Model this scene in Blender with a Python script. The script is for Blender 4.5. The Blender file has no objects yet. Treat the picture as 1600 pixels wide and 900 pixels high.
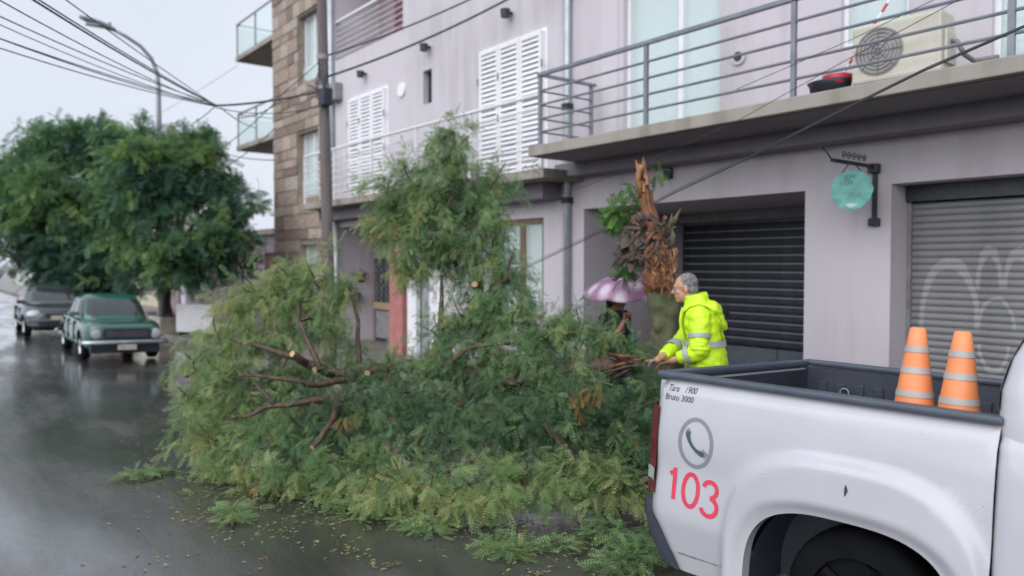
import bpy, bmesh, math, random
import numpy as np
from mathutils import Vector, Matrix, Euler, noise as mnoise

random.seed(7); RNG = np.random.default_rng(7)
SC = bpy.context.scene
COL = SC.collection
R = math.radians

# ------------------------------------------------------------------ camera
F_PX, IW, IH, HORIZ, YAW, CAM_H = 1200.0, 1600, 900, 413.0, R(38.2), 1.85
PITCH = math.atan((IH / 2 - HORIZ) / F_PX)
FW = Vector((-math.cos(YAW) * math.cos(PITCH), math.sin(YAW) * math.cos(PITCH), -math.sin(PITCH)))
RT = Vector((math.sin(YAW), math.cos(YAW), 0))
UP = RT.cross(FW)
CAM = Vector((0, 0, CAM_H))
cd = bpy.data.cameras.new('camera'); cam = bpy.data.objects.new('camera', cd); COL.objects.link(cam)
cd.sensor_width = 36.0; cd.lens = 36.0 * F_PX / IW; cd.clip_end = 3000; cd.clip_start = 0.05
m3 = Matrix((RT, UP, -FW)).transposed()
cam.matrix_world = Matrix.Translation(CAM) @ m3.to_4x4()
cd.dof.use_dof = True; cd.dof.focus_distance = 4.1; cd.dof.aperture_fstop = 1.35
SC.camera = cam

# ------------------------------------------------------------------ sky and sun (overcast, raining)
SUN_EL, SUN_AZ = R(36), R(205)
w = bpy.data.worlds.new('World'); SC.world = w; w.use_nodes = True
nt = w.node_tree; nt.nodes.clear()
wo = nt.nodes.new('ShaderNodeOutputWorld')
sky = nt.nodes.new('ShaderNodeTexSky'); sky.sky_type = 'NISHITA'; sky.sun_disc = False
sky.sun_elevation = SUN_EL; sky.sun_rotation = SUN_AZ; sky.air_density = 1.5; sky.dust_density = 6.0
b1 = nt.nodes.new('ShaderNodeBackground'); b1.inputs[1].default_value = 0.06
nt.links.new(sky.outputs[0], b1.inputs[0])
b2 = nt.nodes.new('ShaderNodeBackground'); b2.inputs[1].default_value = 0.515
tc = nt.nodes.new('ShaderNodeTexCoord'); nz = nt.nodes.new('ShaderNodeTexNoise')
nz.inputs['Scale'].default_value = 1.6; nz.inputs['Detail'].default_value = 5
rp = nt.nodes.new('ShaderNodeValToRGB')
rp.color_ramp.elements[0].position = 0.3; rp.color_ramp.elements[0].color = (0.77, 0.83, 0.97, 1)
rp.color_ramp.elements[1].position = 0.7; rp.color_ramp.elements[1].color = (0.87, 0.915, 1.02, 1)
nt.links.new(tc.outputs['Generated'], nz.inputs['Vector']); nt.links.new(nz.outputs['Fac'], rp.inputs[0])
nt.links.new(rp.outputs[0], b2.inputs[0])
mx = nt.nodes.new('ShaderNodeMixShader'); mx.inputs[0].default_value = 0.88
nt.links.new(b1.outputs[0], mx.inputs[1]); nt.links.new(b2.outputs[0], mx.inputs[2]); nt.links.new(mx.outputs[0], wo.inputs[0])
sd = bpy.data.lights.new('sun', 'SUN'); sd.energy = 1.5; sd.angle = R(85); sd.color = (0.93, 0.97, 1.0)
sun = bpy.data.objects.new('sun', sd); COL.objects.link(sun)
sdir = Vector((math.cos(SUN_EL) * 0.35, -math.cos(SUN_EL) * 0.94, math.sin(SUN_EL)))   # towards the sun: street side, behind the camera
sun.rotation_euler = sdir.to_track_quat('Z', 'Y').to_euler()
sky.sun_rotation = math.atan2(sdir.x, sdir.y)
SC.view_settings.view_transform = 'Standard'; SC.view_settings.look = 'None'
SC.view_settings.exposure = 1.0; SC.view_settings.gamma = 1.0; SC.view_settings.use_curve_mapping = False
SC.cycles.use_denoising = True
SC.cycles.max_bounces = 6; SC.cycles.transparent_max_bounces = 12
SC.cycles.caustics_reflective = False; SC.cycles.caustics_refractive = False
SC.cycles.sample_clamp_indirect = 4.0

def ray(px, py):
    return FW + RT * ((px - 800) / F_PX) + UP * ((450 - py) / F_PX)
def at(px, py, d): return CAM + ray(px, py) * d
def onY(px, py, Y):
    d = ray(px, py); return CAM + d * (Y / d.y)
def onZ(px, py, Z=0):
    d = ray(px, py); return CAM + d * ((Z - CAM_H) / d.z)

# ------------------------------------------------------------------ materials
def _n(nt, t, **k):
    n = nt.nodes.new(t)
    for a, b in k.items(): setattr(n, a, b)
    return n
def mat(name, col, rough=0.6, var=0.12, scale=6.0, bump=0.0, bscale=None, metal=0.0, spec=0.5, stretch=(1, 1, 1), coat=0.0, col2=None, trans=0.0, detail=5):
    m = bpy.data.materials.new(name); m.use_nodes = True
    nt = m.node_tree; b = nt.nodes['Principled BSDF']
    b.inputs['Roughness'].default_value = rough; b.inputs['Metallic'].default_value = metal
    b.inputs['Specular IOR Level'].default_value = spec; b.inputs['Coat Weight'].default_value = coat
    b.inputs['Coat Roughness'].default_value = 0.08
    tc = _n(nt, 'ShaderNodeTexCoord'); mp = _n(nt, 'ShaderNodeMapping'); mp.inputs['Scale'].default_value = stretch
    nt.links.new(tc.outputs['Object'], mp.inputs['Vector'])
    nz = _n(nt, 'ShaderNodeTexNoise'); nz.inputs['Scale'].default_value = scale; nz.inputs['Detail'].default_value = detail
    nt.links.new(mp.outputs[0], nz.inputs['Vector'])
    r = _n(nt, 'ShaderNodeValToRGB')
    c2 = col2 or tuple(min(1, c * (1 + var)) for c in col)
    c1 = tuple(c * (1 - var) for c in col) if not col2 else col
    r.color_ramp.elements[0].position = 0.32; r.color_ramp.elements[1].position = 0.68
    r.color_ramp.elements[0].color = (*c1, 1); r.color_ramp.elements[1].color = (*c2, 1)
    nt.links.new(nz.outputs['Fac'], r.inputs[0]); nt.links.new(r.outputs[0], b.inputs['Base Color'])
    if bump:
        n2 = _n(nt, 'ShaderNodeTexNoise'); n2.inputs['Scale'].default_value = bscale or scale * 6; n2.inputs['Detail'].default_value = 6
        nt.links.new(mp.outputs[0], n2.inputs['Vector'])
        bp = _n(nt, 'ShaderNodeBump'); bp.inputs['Strength'].default_value = bump; bp.inputs['Distance'].default_value = 0.02
        nt.links.new(n2.outputs['Fac'], bp.inputs['Height']); nt.links.new(bp.outputs[0], b.inputs['Normal'])
    return m
def glass_mat(name, tint=(0.75, 0.85, 0.85), rough=0.05, alpha=0.35):
    m = bpy.data.materials.new(name); m.use_nodes = True; nt = m.node_tree; b = nt.nodes['Principled BSDF']
    b.inputs['Base Color'].default_value = (*tint, 1); b.inputs['Roughness'].default_value = rough
    b.inputs['Alpha'].default_value = alpha
    return m
def stained(name, col, stain, amount=0.5, rough=0.8, zband=None):
    """painted plaster with vertical rain stains and soft blotches"""
    m = bpy.data.materials.new(name); m.use_nodes = True; nt = m.node_tree; b = nt.nodes['Principled BSDF']
    b.inputs['Roughness'].default_value = rough
    tc = _n(nt, 'ShaderNodeTexCoord')
    mp = _n(nt, 'ShaderNodeMapping'); mp.inputs['Scale'].default_value = (3.0, 3.0, 0.35)
    n1 = _n(nt, 'ShaderNodeTexNoise'); n1.inputs['Scale'].default_value = 1.6; n1.inputs['Detail'].default_value = 7
    n2 = _n(nt, 'ShaderNodeTexNoise'); n2.inputs['Scale'].default_value = 0.7; n2.inputs['Detail'].default_value = 4
    nt.links.new(tc.outputs['Object'], mp.inputs['Vector']); nt.links.new(mp.outputs[0], n1.inputs['Vector']); nt.links.new(tc.outputs['Object'], n2.inputs['Vector'])
    mu = _n(nt, 'ShaderNodeMath', operation='MULTIPLY'); nt.links.new(n1.outputs['Fac'], mu.inputs[0]); nt.links.new(n2.outputs['Fac'], mu.inputs[1])
    mr = _n(nt, 'ShaderNodeMapRange'); mr.inputs[1].default_value = 0.2; mr.inputs[2].default_value = 0.42; mr.inputs[3].default_value = 0; mr.inputs[4].default_value = amount
    nt.links.new(mu.outputs[0], mr.inputs[0])
    mi = _n(nt, 'ShaderNodeMix', data_type='RGBA'); mi.inputs[6].default_value = (*col, 1); mi.inputs[7].default_value = (*stain, 1)
    nt.links.new(mr.outputs[0], mi.inputs[0]); nt.links.new(mi.outputs[2], b.inputs['Base Color'])
    n3 = _n(nt, 'ShaderNodeTexNoise'); n3.inputs['Scale'].default_value = 45; n3.inputs['Detail'].default_value = 5
    nt.links.new(tc.outputs['Object'], n3.inputs['Vector'])
    bp = _n(nt, 'ShaderNodeBump'); bp.inputs['Strength'].default_value = 0.25; bp.inputs['Distance'].default_value = 0.01
    nt.links.new(n3.outputs['Fac'], bp.inputs['Height']); nt.links.new(bp.outputs[0], b.inputs['Normal'])
    return m
def leaf_mat(name, stops, rough=0.42):
    m = bpy.data.materials.new(name); m.use_nodes = True; nt = m.node_tree; b = nt.nodes['Principled BSDF']
    at_ = _n(nt, 'ShaderNodeAttribute', attribute_name='tint')
    r = _n(nt, 'ShaderNodeValToRGB'); cr = r.color_ramp
    while len(cr.elements) < len(stops): cr.elements.new(0.5)
    for e, (p, c) in zip(cr.elements, stops): e.position = p; e.color = (*c, 1)
    nt.links.new(at_.outputs['Fac'], r.inputs[0]); nt.links.new(r.outputs[0], b.inputs['Base Color'])
    b.inputs['Roughness'].default_value = rough
    tr = _n(nt, 'ShaderNodeBsdfTranslucent'); nt.links.new(r.outputs[0], tr.inputs[0])
    ms = _n(nt, 'ShaderNodeMixShader'); ms.inputs[0].default_value = 0.45
    nt.links.new(b.outputs[0], ms.inputs[1]); nt.links.new(tr.outputs[0], ms.inputs[2])
    nt.links.new(ms.outputs[0], nt.nodes['Material Output'].inputs[0])
    return m

M = {}
M['lilac'] = stained('lilac_plaster', (0.535, 0.49, 0.533), (0.39, 0.355, 0.375), 0.65)
M['lilac_b'] = stained('lilac_plaster_pale', (0.56, 0.52, 0.56), (0.41, 0.38, 0.395), 0.6)
M['mauve'] = stained('mauve_plaster', (0.30, 0.235, 0.25), (0.2, 0.15, 0.15), 0.6)
M['concrete'] = stained('weathered_concrete', (0.33, 0.295, 0.265), (0.13, 0.13, 0.09), 0.95, 0.85)
M['soffit'] = stained('soffit_paint_with_shade', (0.22, 0.20, 0.225), (0.15, 0.135, 0.145), 0.5)  # shade under the balconies is put into this darker base colour
M['white'] = mat('white_paint', (0.80, 0.79, 0.82), 0.4, 0.04)
M['white_metal'] = mat('white_metal', (0.72, 0.72, 0.75), 0.35, 0.05)
M['grey_metal'] = mat('grey_blue_steel', (0.20, 0.215, 0.245), 0.4, 0.15, metal=0.2)
M['pipe'] = mat('pale_zinc_pipe', (0.42, 0.45, 0.48), 0.4, 0.12, metal=0.3)
M['black'] = mat('black_iron', (0.02, 0.024, 0.035), 0.45, 0.3)
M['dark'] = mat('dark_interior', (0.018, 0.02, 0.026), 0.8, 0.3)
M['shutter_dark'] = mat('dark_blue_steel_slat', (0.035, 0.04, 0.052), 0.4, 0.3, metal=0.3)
M['shutter_panel'] = mat('blue_grey_panel', (0.13, 0.15, 0.18), 0.45, 0.15)
M['curtain'] = mat('pale_curtain', (0.62, 0.70, 0.70), 0.8, 0.1, scale=3, stretch=(14, 14, 0.4))
M['glass'] = glass_mat('window_glass')
M['glass_clear'] = glass_mat('balustrade_glass', (0.7, 0.85, 0.85), 0.04, 0.28)
M['glass_dark'] = mat('dark_car_glass', (0.03, 0.035, 0.04), 0.06, 0.2, spec=0.8)
M['brown'] = mat('brown_wood', (0.19, 0.12, 0.085), 0.55, 0.3, scale=3, stretch=(12, 12, 1))
M['darkred'] = mat('dark_red_wood', (0.16, 0.05, 0.05), 0.5, 0.25)
M['redtile'] = mat('red_painted_pillar', (0.42, 0.165, 0.155), 0.6, 0.15)
M['ochre'] = mat('ochre_wood', (0.34, 0.24, 0.13), 0.6, 0.2)
M['doorgrey'] = mat('grey_door_paint', (0.30, 0.31, 0.34), 0.5, 0.1)
M['cream'] = mat('cream_plastic', (0.62, 0.58, 0.50), 0.45, 0.06)
M['gridgrey'] = mat('grey_grille', (0.22, 0.21, 0.22), 0.5, 0.2)
M['fan_grey'] = mat('warm_grey_fan', (0.36, 0.34, 0.32), 0.5, 0.15)
M['red'] = mat('red_plastic', (0.55, 0.03, 0.05), 0.35, 0.15)
M['stone_a'] = mat('beige_stone', (0.31, 0.245, 0.20), 0.85, 0.3, scale=5, bump=0.6, bscale=25)
M['stone_b'] = mat('brown_stone', (0.21, 0.155, 0.13), 0.85, 0.3, scale=5, bump=0.6, bscale=25)
M['stone_c'] = mat('pale_stone', (0.39, 0.325, 0.275), 0.85, 0.25, scale=5, bump=0.6, bscale=25)
M['mortar'] = mat('grey_mortar', (0.26, 0.215, 0.18), 0.9, 0.2, scale=8)
M['wood_pole'] = mat('weathered_pole_wood', (0.14, 0.12, 0.115), 0.8, 0.3, scale=4, bump=0.5, bscale=20, stretch=(8, 8, 0.6))
M['cable'] = mat('black_cable', (0.035, 0.038, 0.05), 0.5, 0.2)
M['lampgrey'] = mat('grey_lamp_steel', (0.27, 0.28, 0.31), 0.45, 0.1, metal=0.3)
M['bark'] = mat('wet_brown_bark', (0.075, 0.045, 0.032), 0.55, 0.5, scale=5, bump=0.9, bscale=22, stretch=(3, 3, 0.8))
M['bark_grey'] = mat('grey_mossy_bark', (0.13, 0.115, 0.075), 0.75, 0.45, scale=4, bump=0.9, bscale=18, stretch=(3, 3, 0.7), col2=(0.075, 0.095, 0.04))
M['bark_dark'] = mat('dark_torn_bark', (0.032, 0.021, 0.018), 0.6, 0.5, scale=6, bump=1.0, bscale=24, col2=(0.08, 0.052, 0.042))
M['torn'] = mat('torn_orange_wood', (0.26, 0.105, 0.045), 0.6, 0.4, scale=5, bump=0.9, bscale=18, stretch=(5, 5, 0.7), col2=(0.14, 0.055, 0.025))
M['torn_pale'] = mat('pale_splintered_wood', (0.42, 0.22, 0.105), 0.6, 0.3, scale=6, bump=0.8, bscale=20, stretch=(5, 5, 0.7), col2=(0.28, 0.125, 0.055))
M['cutwood'] = mat('fresh_cut_wood', (0.46, 0.28, 0.14), 0.6, 0.2, scale=12)
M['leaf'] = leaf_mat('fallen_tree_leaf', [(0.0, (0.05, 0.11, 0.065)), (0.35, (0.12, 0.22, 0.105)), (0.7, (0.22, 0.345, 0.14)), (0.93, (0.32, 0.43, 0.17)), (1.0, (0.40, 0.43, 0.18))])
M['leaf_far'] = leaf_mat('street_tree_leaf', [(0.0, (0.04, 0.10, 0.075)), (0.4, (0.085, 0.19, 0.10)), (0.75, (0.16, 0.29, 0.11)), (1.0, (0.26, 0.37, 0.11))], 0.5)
M['leaf_new'] = leaf_mat('bright_new_leaf', [(0.0, (0.05, 0.13, 0.03)), (0.6, (0.12, 0.29, 0.05)), (1.0, (0.22, 0.38, 0.07))])
M['litter'] = leaf_mat('leaf_litter', [(0.0, (0.13, 0.16, 0.07)), (0.45, (0.3, 0.33, 0.17)), (0.8, (0.42, 0.38, 0.16)), (1.0, (0.40, 0.23, 0.09))], 0.35)
M['dead'] = leaf_mat('dead_brown_leaf', [(0.0, (0.22, 0.12, 0.04)), (1.0, (0.42, 0.25, 0.09))], 0.6)
M['truck'] = mat('white_car_paint', (0.435, 0.43, 0.465), 0.35, 0.05, scale=2.2, coat=0.5)
def wet_paint(m):
    nt = m.node_tree; b = nt.nodes['Principled BSDF']
    tc = _n(nt, 'ShaderNodeTexCoord'); vo = _n(nt, 'ShaderNodeTexVoronoi'); vo.inputs['Scale'].default_value = 55; vo.inputs['Randomness'].default_value = 1.0
    nz = _n(nt, 'ShaderNodeTexNoise'); nz.inputs['Scale'].default_value = 9
    nt.links.new(tc.outputs['Object'], vo.inputs['Vector']); nt.links.new(tc.outputs['Object'], nz.inputs['Vector'])
    th = _n(nt, 'ShaderNodeMapRange'); th.inputs[1].default_value = 0.4; th.inputs[2].default_value = 0.75; th.inputs[3].default_value = 0.05; th.inputs[4].default_value = 0.34
    nt.links.new(nz.outputs['Fac'], th.inputs[0])
    su = _n(nt, 'ShaderNodeMath', operation='SUBTRACT'); su.use_clamp = True; nt.links.new(th.outputs[0], su.inputs[0]); nt.links.new(vo.outputs['Distance'], su.inputs[1])
    bp = _n(nt, 'ShaderNodeBump'); bp.inputs['Strength'].default_value = 0.55; bp.inputs['Distance'].default_value = 0.01
    nt.links.new(su.outputs[0], bp.inputs['Height']); nt.links.new(bp.outputs[0], b.inputs['Normal']); nt.links.new(bp.outputs[0], b.inputs['Coat Normal'])
wet_paint(M['truck'])
M['plastic'] = mat('dark_blue_grey_plastic', (0.06, 0.073, 0.1), 0.42, 0.15, bump=0.15, bscale=220)
M['liner'] = mat('bed_liner', (0.028, 0.034, 0.05), 0.5, 0.2, bump=0.3, bscale=150)
M['tyre'] = mat('tyre_rubber', (0.008, 0.009, 0.011), 0.85, 0.2)
M['rim_black'] = mat('black_steel_rim', (0.006, 0.007, 0.01), 0.7, 0.1, spec=0.1)
M['tyre'].node_tree.nodes['Principled BSDF'].inputs['Specular IOR Level'].default_value = 0.12
M['rim'] = mat('alloy_rim', (0.42, 0.43, 0.45), 0.35, 0.1, metal=0.7)
M['chrome'] = mat('worn_chrome', (0.36, 0.38, 0.40), 0.22, 0.1, metal=0.9)
M['tail'] = mat('red_lamp_lens', (0.17, 0.012, 0.035), 0.15, 0.1, coat=0.6)
M['lens'] = mat('clear_lamp_lens', (0.42, 0.44, 0.46), 0.12, 0.05, coat=0.6)
M['num_red'] = mat('red_number_decal', (0.62, 0.045, 0.085), 0.35, 0.06)
M['decal_grey'] = mat('grey_decal', (0.20, 0.215, 0.25), 0.35, 0.05)
M['decal_dark'] = mat('dark_blue_decal', (0.05, 0.075, 0.11), 0.35, 0.1)
M['decal_black'] = mat('black_decal', (0.03, 0.03, 0.04), 0.35, 0.1)
M['cone'] = mat('orange_cone_plastic', (0.80, 0.26, 0.10), 0.45, 0.08)
M['reflect'] = mat('grey_reflective_tape', (0.40, 0.37, 0.35), 0.4, 0.1)
M['green_paint'] = mat('dark_green_car_paint', (0.012, 0.085, 0.062), 0.22, 0.1, coat=0.8)
M['grey_paint'] = mat('dark_grey_car_paint', (0.045, 0.05, 0.06), 0.25, 0.08, coat=0.8)
M['white_car'] = mat('plain_white_car_paint', (0.7, 0.7, 0.72), 0.3, 0.03, coat=0.5)
M['plate'] = mat('number_plate', (0.45, 0.42, 0.36), 0.5, 0.2)
M['hivis'] = mat('high_visibility_yellow', (0.56, 0.83, 0.02), 0.55, 0.08, scale=9, bump=0.35, bscale=14)
M['hivis_tape'] = mat('reflective_band', (0.36, 0.38, 0.38), 0.35, 0.06)
M['skin'] = mat('skin', (0.50, 0.27, 0.19), 0.5, 0.12, scale=14)
M['skin_tan'] = mat('tan_skin', (0.36, 0.18, 0.12), 0.5, 0.12, scale=14)
M['hair_grey'] = mat('grey_hair', (0.20, 0.185, 0.18), 0.7, 0.4, scale=30, bump=0.8, bscale=90)
M['hair_dark'] = mat('dark_hair', (0.02, 0.016, 0.014), 0.5, 0.3, scale=30, bump=0.6, bscale=90)
M['trousers'] = mat('navy_trousers', (0.02, 0.024, 0.04), 0.8, 0.2, bump=0.4, bscale=20)
M['dark_cloth'] = mat('black_cloth', (0.018, 0.018, 0.024), 0.8, 0.3, bump=0.4, bscale=20)
M['blue_cloth'] = mat('blue_cloth', (0.02, 0.055, 0.22), 0.8, 0.2)
M['shoe'] = mat('black_shoe', (0.015, 0.015, 0.016), 0.5, 0.2)
M['turq'] = mat('turquoise_sign_paint', (0.125, 0.35, 0.31), 0.6, 0.3, scale=9)
M['sign_ink'] = mat('dark_teal_ink', (0.03, 0.13, 0.13), 0.6, 0.1)
M['pale_ink'] = mat('pale_teal_ink', (0.42, 0.62, 0.58), 0.6, 0.1)
M['bin'] = mat('dark_slate_bin', (0.055, 0.068, 0.08), 0.5, 0.15)
M['cream_wall'] = stained('cream_wall', (0.52, 0.47, 0.37), (0.3, 0.27, 0.2), 0.5)
M['pale_wall'] = stained('pale_green_wall', (0.62, 0.64, 0.58), (0.42, 0.44, 0.38), 0.4)
M['grey_wall'] = stained('blue_grey_wall', (0.40, 0.44, 0.47), (0.28, 0.3, 0.33), 0.4)
M['planter'] = mat('beige_planter', (0.42, 0.37, 0.31), 0.85, 0.2, scale=4)
M['terracotta'] = mat('brown_pot', (0.12, 0.055, 0.05), 0.7, 0.3)

def road_mat():
    m = bpy.data.materials.new('wet_asphalt'); m.use_nodes = True; nt = m.node_tree; b = nt.nodes['Principled BSDF']
    tc = _n(nt, 'ShaderNodeTexCoord')
    mp = _n(nt, 'ShaderNodeMapping'); mp.inputs['Scale'].default_value = (0.55, 1.5, 1); nt.links.new(tc.outputs['Object'], mp.inputs['Vector'])
    big = _n(nt, 'ShaderNodeTexNoise'); big.inputs['Scale'].default_value = 0.8; big.inputs['Detail'].default_value = 6; big.inputs['Roughness'].default_value = 0.6
    nt.links.new(mp.outputs[0], big.inputs['Vector'])
    fine = _n(nt, 'ShaderNodeTexNoise'); fine.inputs['Scale'].default_value = 70; fine.inputs['Detail'].default_value = 3
    nt.links.new(tc.outputs['Object'], fine.inputs['Vector'])
    rip = _n(nt, 'ShaderNodeTexNoise'); rip.inputs['Scale'].default_value = 2.6; rip.inputs['Detail'].default_value = 5
    nt.links.new(mp.outputs[0], rip.inputs['Vector'])
    cr = _n(nt, 'ShaderNodeValToRGB'); cr.color_ramp.elements[0].position = 0.35; cr.color_ramp.elements[1].position = 0.7
    cr.color_ramp.elements[0].color = (0.026, 0.025, 0.028, 1); cr.color_ramp.elements[1].color = (0.07, 0.063, 0.06, 1)
    nt.links.new(big.outputs['Fac'], cr.inputs[0])
    fm = _n(nt, 'ShaderNodeMix', data_type='RGBA', blend_type='MULTIPLY'); fm.inputs[0].default_value = 0.55
    nt.links.new(cr.outputs[0], fm.inputs[6])
    fr = _n(nt, 'ShaderNodeMapRange'); fr.inputs[1].default_value = 0.3; fr.inputs[2].default_value = 0.7; fr.inputs[3].default_value = 0.4; fr.inputs[4].default_value = 1.4
    nt.links.new(fine.outputs['Fac'], fr.inputs[0]); nt.links.new(fr.outputs[0], fm.inputs[7]); nt.links.new(fm.outputs[2], b.inputs['Base Color'])
    rr = _n(nt, 'ShaderNodeMapRange'); rr.inputs[1].default_value = 0.38; rr.inputs[2].default_value = 0.62; rr.inputs[3].default_value = 0.06; rr.inputs[4].default_value = 0.34
    nt.links.new(big.outputs['Fac'], rr.inputs[0]); nt.links.new(rr.outputs[0], b.inputs['Roughness'])
    ad = _n(nt, 'ShaderNodeMath', operation='MULTIPLY_ADD'); ad.inputs[1].default_value = 0.22
    nt.links.new(fine.outputs['Fac'], ad.inputs[0]); nt.links.new(rip.outputs['Fac'], ad.inputs[2])
    cw = _n(nt, 'ShaderNodeMapRange'); cw.inputs[1].default_value = 0.40; cw.inputs[2].default_value = 0.6; cw.inputs[3].default_value = 1.0; cw.inputs[4].default_value = 0.3
    nt.links.new(big.outputs['Fac'], cw.inputs[0]); nt.links.new(cw.outputs[0], b.inputs['Coat Weight'])
    bp = _n(nt, 'ShaderNodeBump'); bp.inputs['Strength'].default_value = 0.35; bp.inputs['Distance'].default_value = 0.035
    nt.links.new(ad.outputs[0], bp.inputs['Height']); nt.links.new(bp.outputs[0], b.inputs['Normal'])
    b.inputs['Specular IOR Level'].default_value = 1.0; b.inputs['Coat Weight'].default_value = 1.0; b.inputs['Coat Roughness'].default_value = 0.12; b.inputs['Coat IOR'].default_value = 1.55
    return m
M['road'] = road_mat()
M['paving'] = mat('wet_paving', (0.17, 0.15, 0.14), 0.35, 0.3, scale=2, bump=0.3, bscale=30)
M['kerb'] = mat('kerb_stone', (0.24, 0.22, 0.205), 0.45, 0.25, scale=3, bump=0.4, bscale=30)

def graffiti_mat():
    m = mat('grey_roller_steel', (0.215, 0.215, 0.225), 0.45, 0.14, scale=2.5, stretch=(1.5, 1, 1))
    nt = m.node_tree; b = nt.nodes['Principled BSDF']
    src = b.inputs['Base Color'].links[0].from_socket
    g = _n(nt, 'ShaderNodeNewGeometry'); sp = _n(nt, 'ShaderNodeSeparateXYZ'); nt.links.new(g.outputs['Position'], sp.inputs[0])
    wob = _n(nt, 'ShaderNodeTexNoise'); wob.inputs['Scale'].default_value = 4; nt.links.new(g.outputs['Position'], wob.inputs['Vector'])
    def op(o, a, c=None, d=None):
        n = _n(nt, 'ShaderNodeMath', operation=o)
        for i, v in enumerate((a, c, d)):
            if v is None: continue
            if isinstance(v, (int, float)): n.inputs[i].default_value = v
            else: nt.links.new(v, n.inputs[i])
        return n.outputs[0]
    tot = None
    wz = op('MULTIPLY_ADD', wob.outputs['Fac'], 0.16, -0.08)
    zz = op('ADD', sp.outputs[2], wz)
    for cx, cz, rx, rz, wd, sgn in ((-3.42, 1.22, 0.27, 0.66, 0.024, 1), (-3.05, 1.62, 0.105, 0.36, 0.018, 1), (-2.80, 1.62, 0.11, 0.37, 0.018, 1), (-2.98, 1.2, 0.16, 0.3, 0.014, 1), (-3.0, 1.05, 0.13, 0.25, 0.014, -1)):
        ax = op('DIVIDE', op('SUBTRACT', sp.outputs[0], cx), rx); az = op('DIVIDE', op('SUBTRACT', zz, cz), rz)
        rad = op('SQRT', op('ADD', op('MULTIPLY', ax, ax), op('MULTIPLY', az, az)))
        d = op('MULTIPLY', op('ABSOLUTE', op('SUBTRACT', rad, 1.0)), rx)
        k = op('MULTIPLY', op('LESS_THAN', d, wd), op('GREATER_THAN', op('MULTIPLY', az, float(sgn)), -0.02))
        tot = k if tot is None else op('MAXIMUM', tot, k)
    mi = _n(nt, 'ShaderNodeMix', data_type='RGBA'); mi.inputs[7].default_value = (0.48, 0.47, 0.48, 1)
    nt.links.new(src, mi.inputs[6]); nt.links.new(op('MULTIPLY', tot, 0.4), mi.inputs[0]); nt.links.new(mi.outputs[2], b.inputs['Base Color'])
    return m
M['roller'] = graffiti_mat()

def plaid_mat():
    m = bpy.data.materials.new('pink_checked_cloth'); m.use_nodes = True; nt = m.node_tree; b = nt.nodes['Principled BSDF']
    tc = _n(nt, 'ShaderNodeTexCoord')
    w1 = _n(nt, 'ShaderNodeTexWave'); w1.inputs['Scale'].default_value = 1.6; w1.bands_direction = 'X'
    w2 = _n(nt, 'ShaderNodeTexWave'); w2.inputs['Scale'].default_value = 1.3; w2.bands_direction = 'Y'
    for x in (w1, w2): nt.links.new(tc.outputs['Object'], x.inputs['Vector']); x.inputs['Distortion'].default_value = 0.6
    a = _n(nt, 'ShaderNodeMath', operation='MULTIPLY'); nt.links.new(w1.outputs['Fac'], a.inputs[0]); nt.links.new(w2.outputs['Fac'], a.inputs[1])
    r = _n(nt, 'ShaderNodeValToRGB'); e = r.color_ramp.elements
    e[0].position = 0.05; e[0].color = (0.30, 0.15, 0.27, 1); e[1].position = 0.75; e[1].color = (0.60, 0.50, 0.58, 1)
    nt.links.new(a.outputs[0], r.inputs[0]); nt.links.new(r.outputs[0], b.inputs['Base Color']); b.inputs['Roughness'].default_value = 0.4
    return m
M['plaid'] = plaid_mat()

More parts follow.
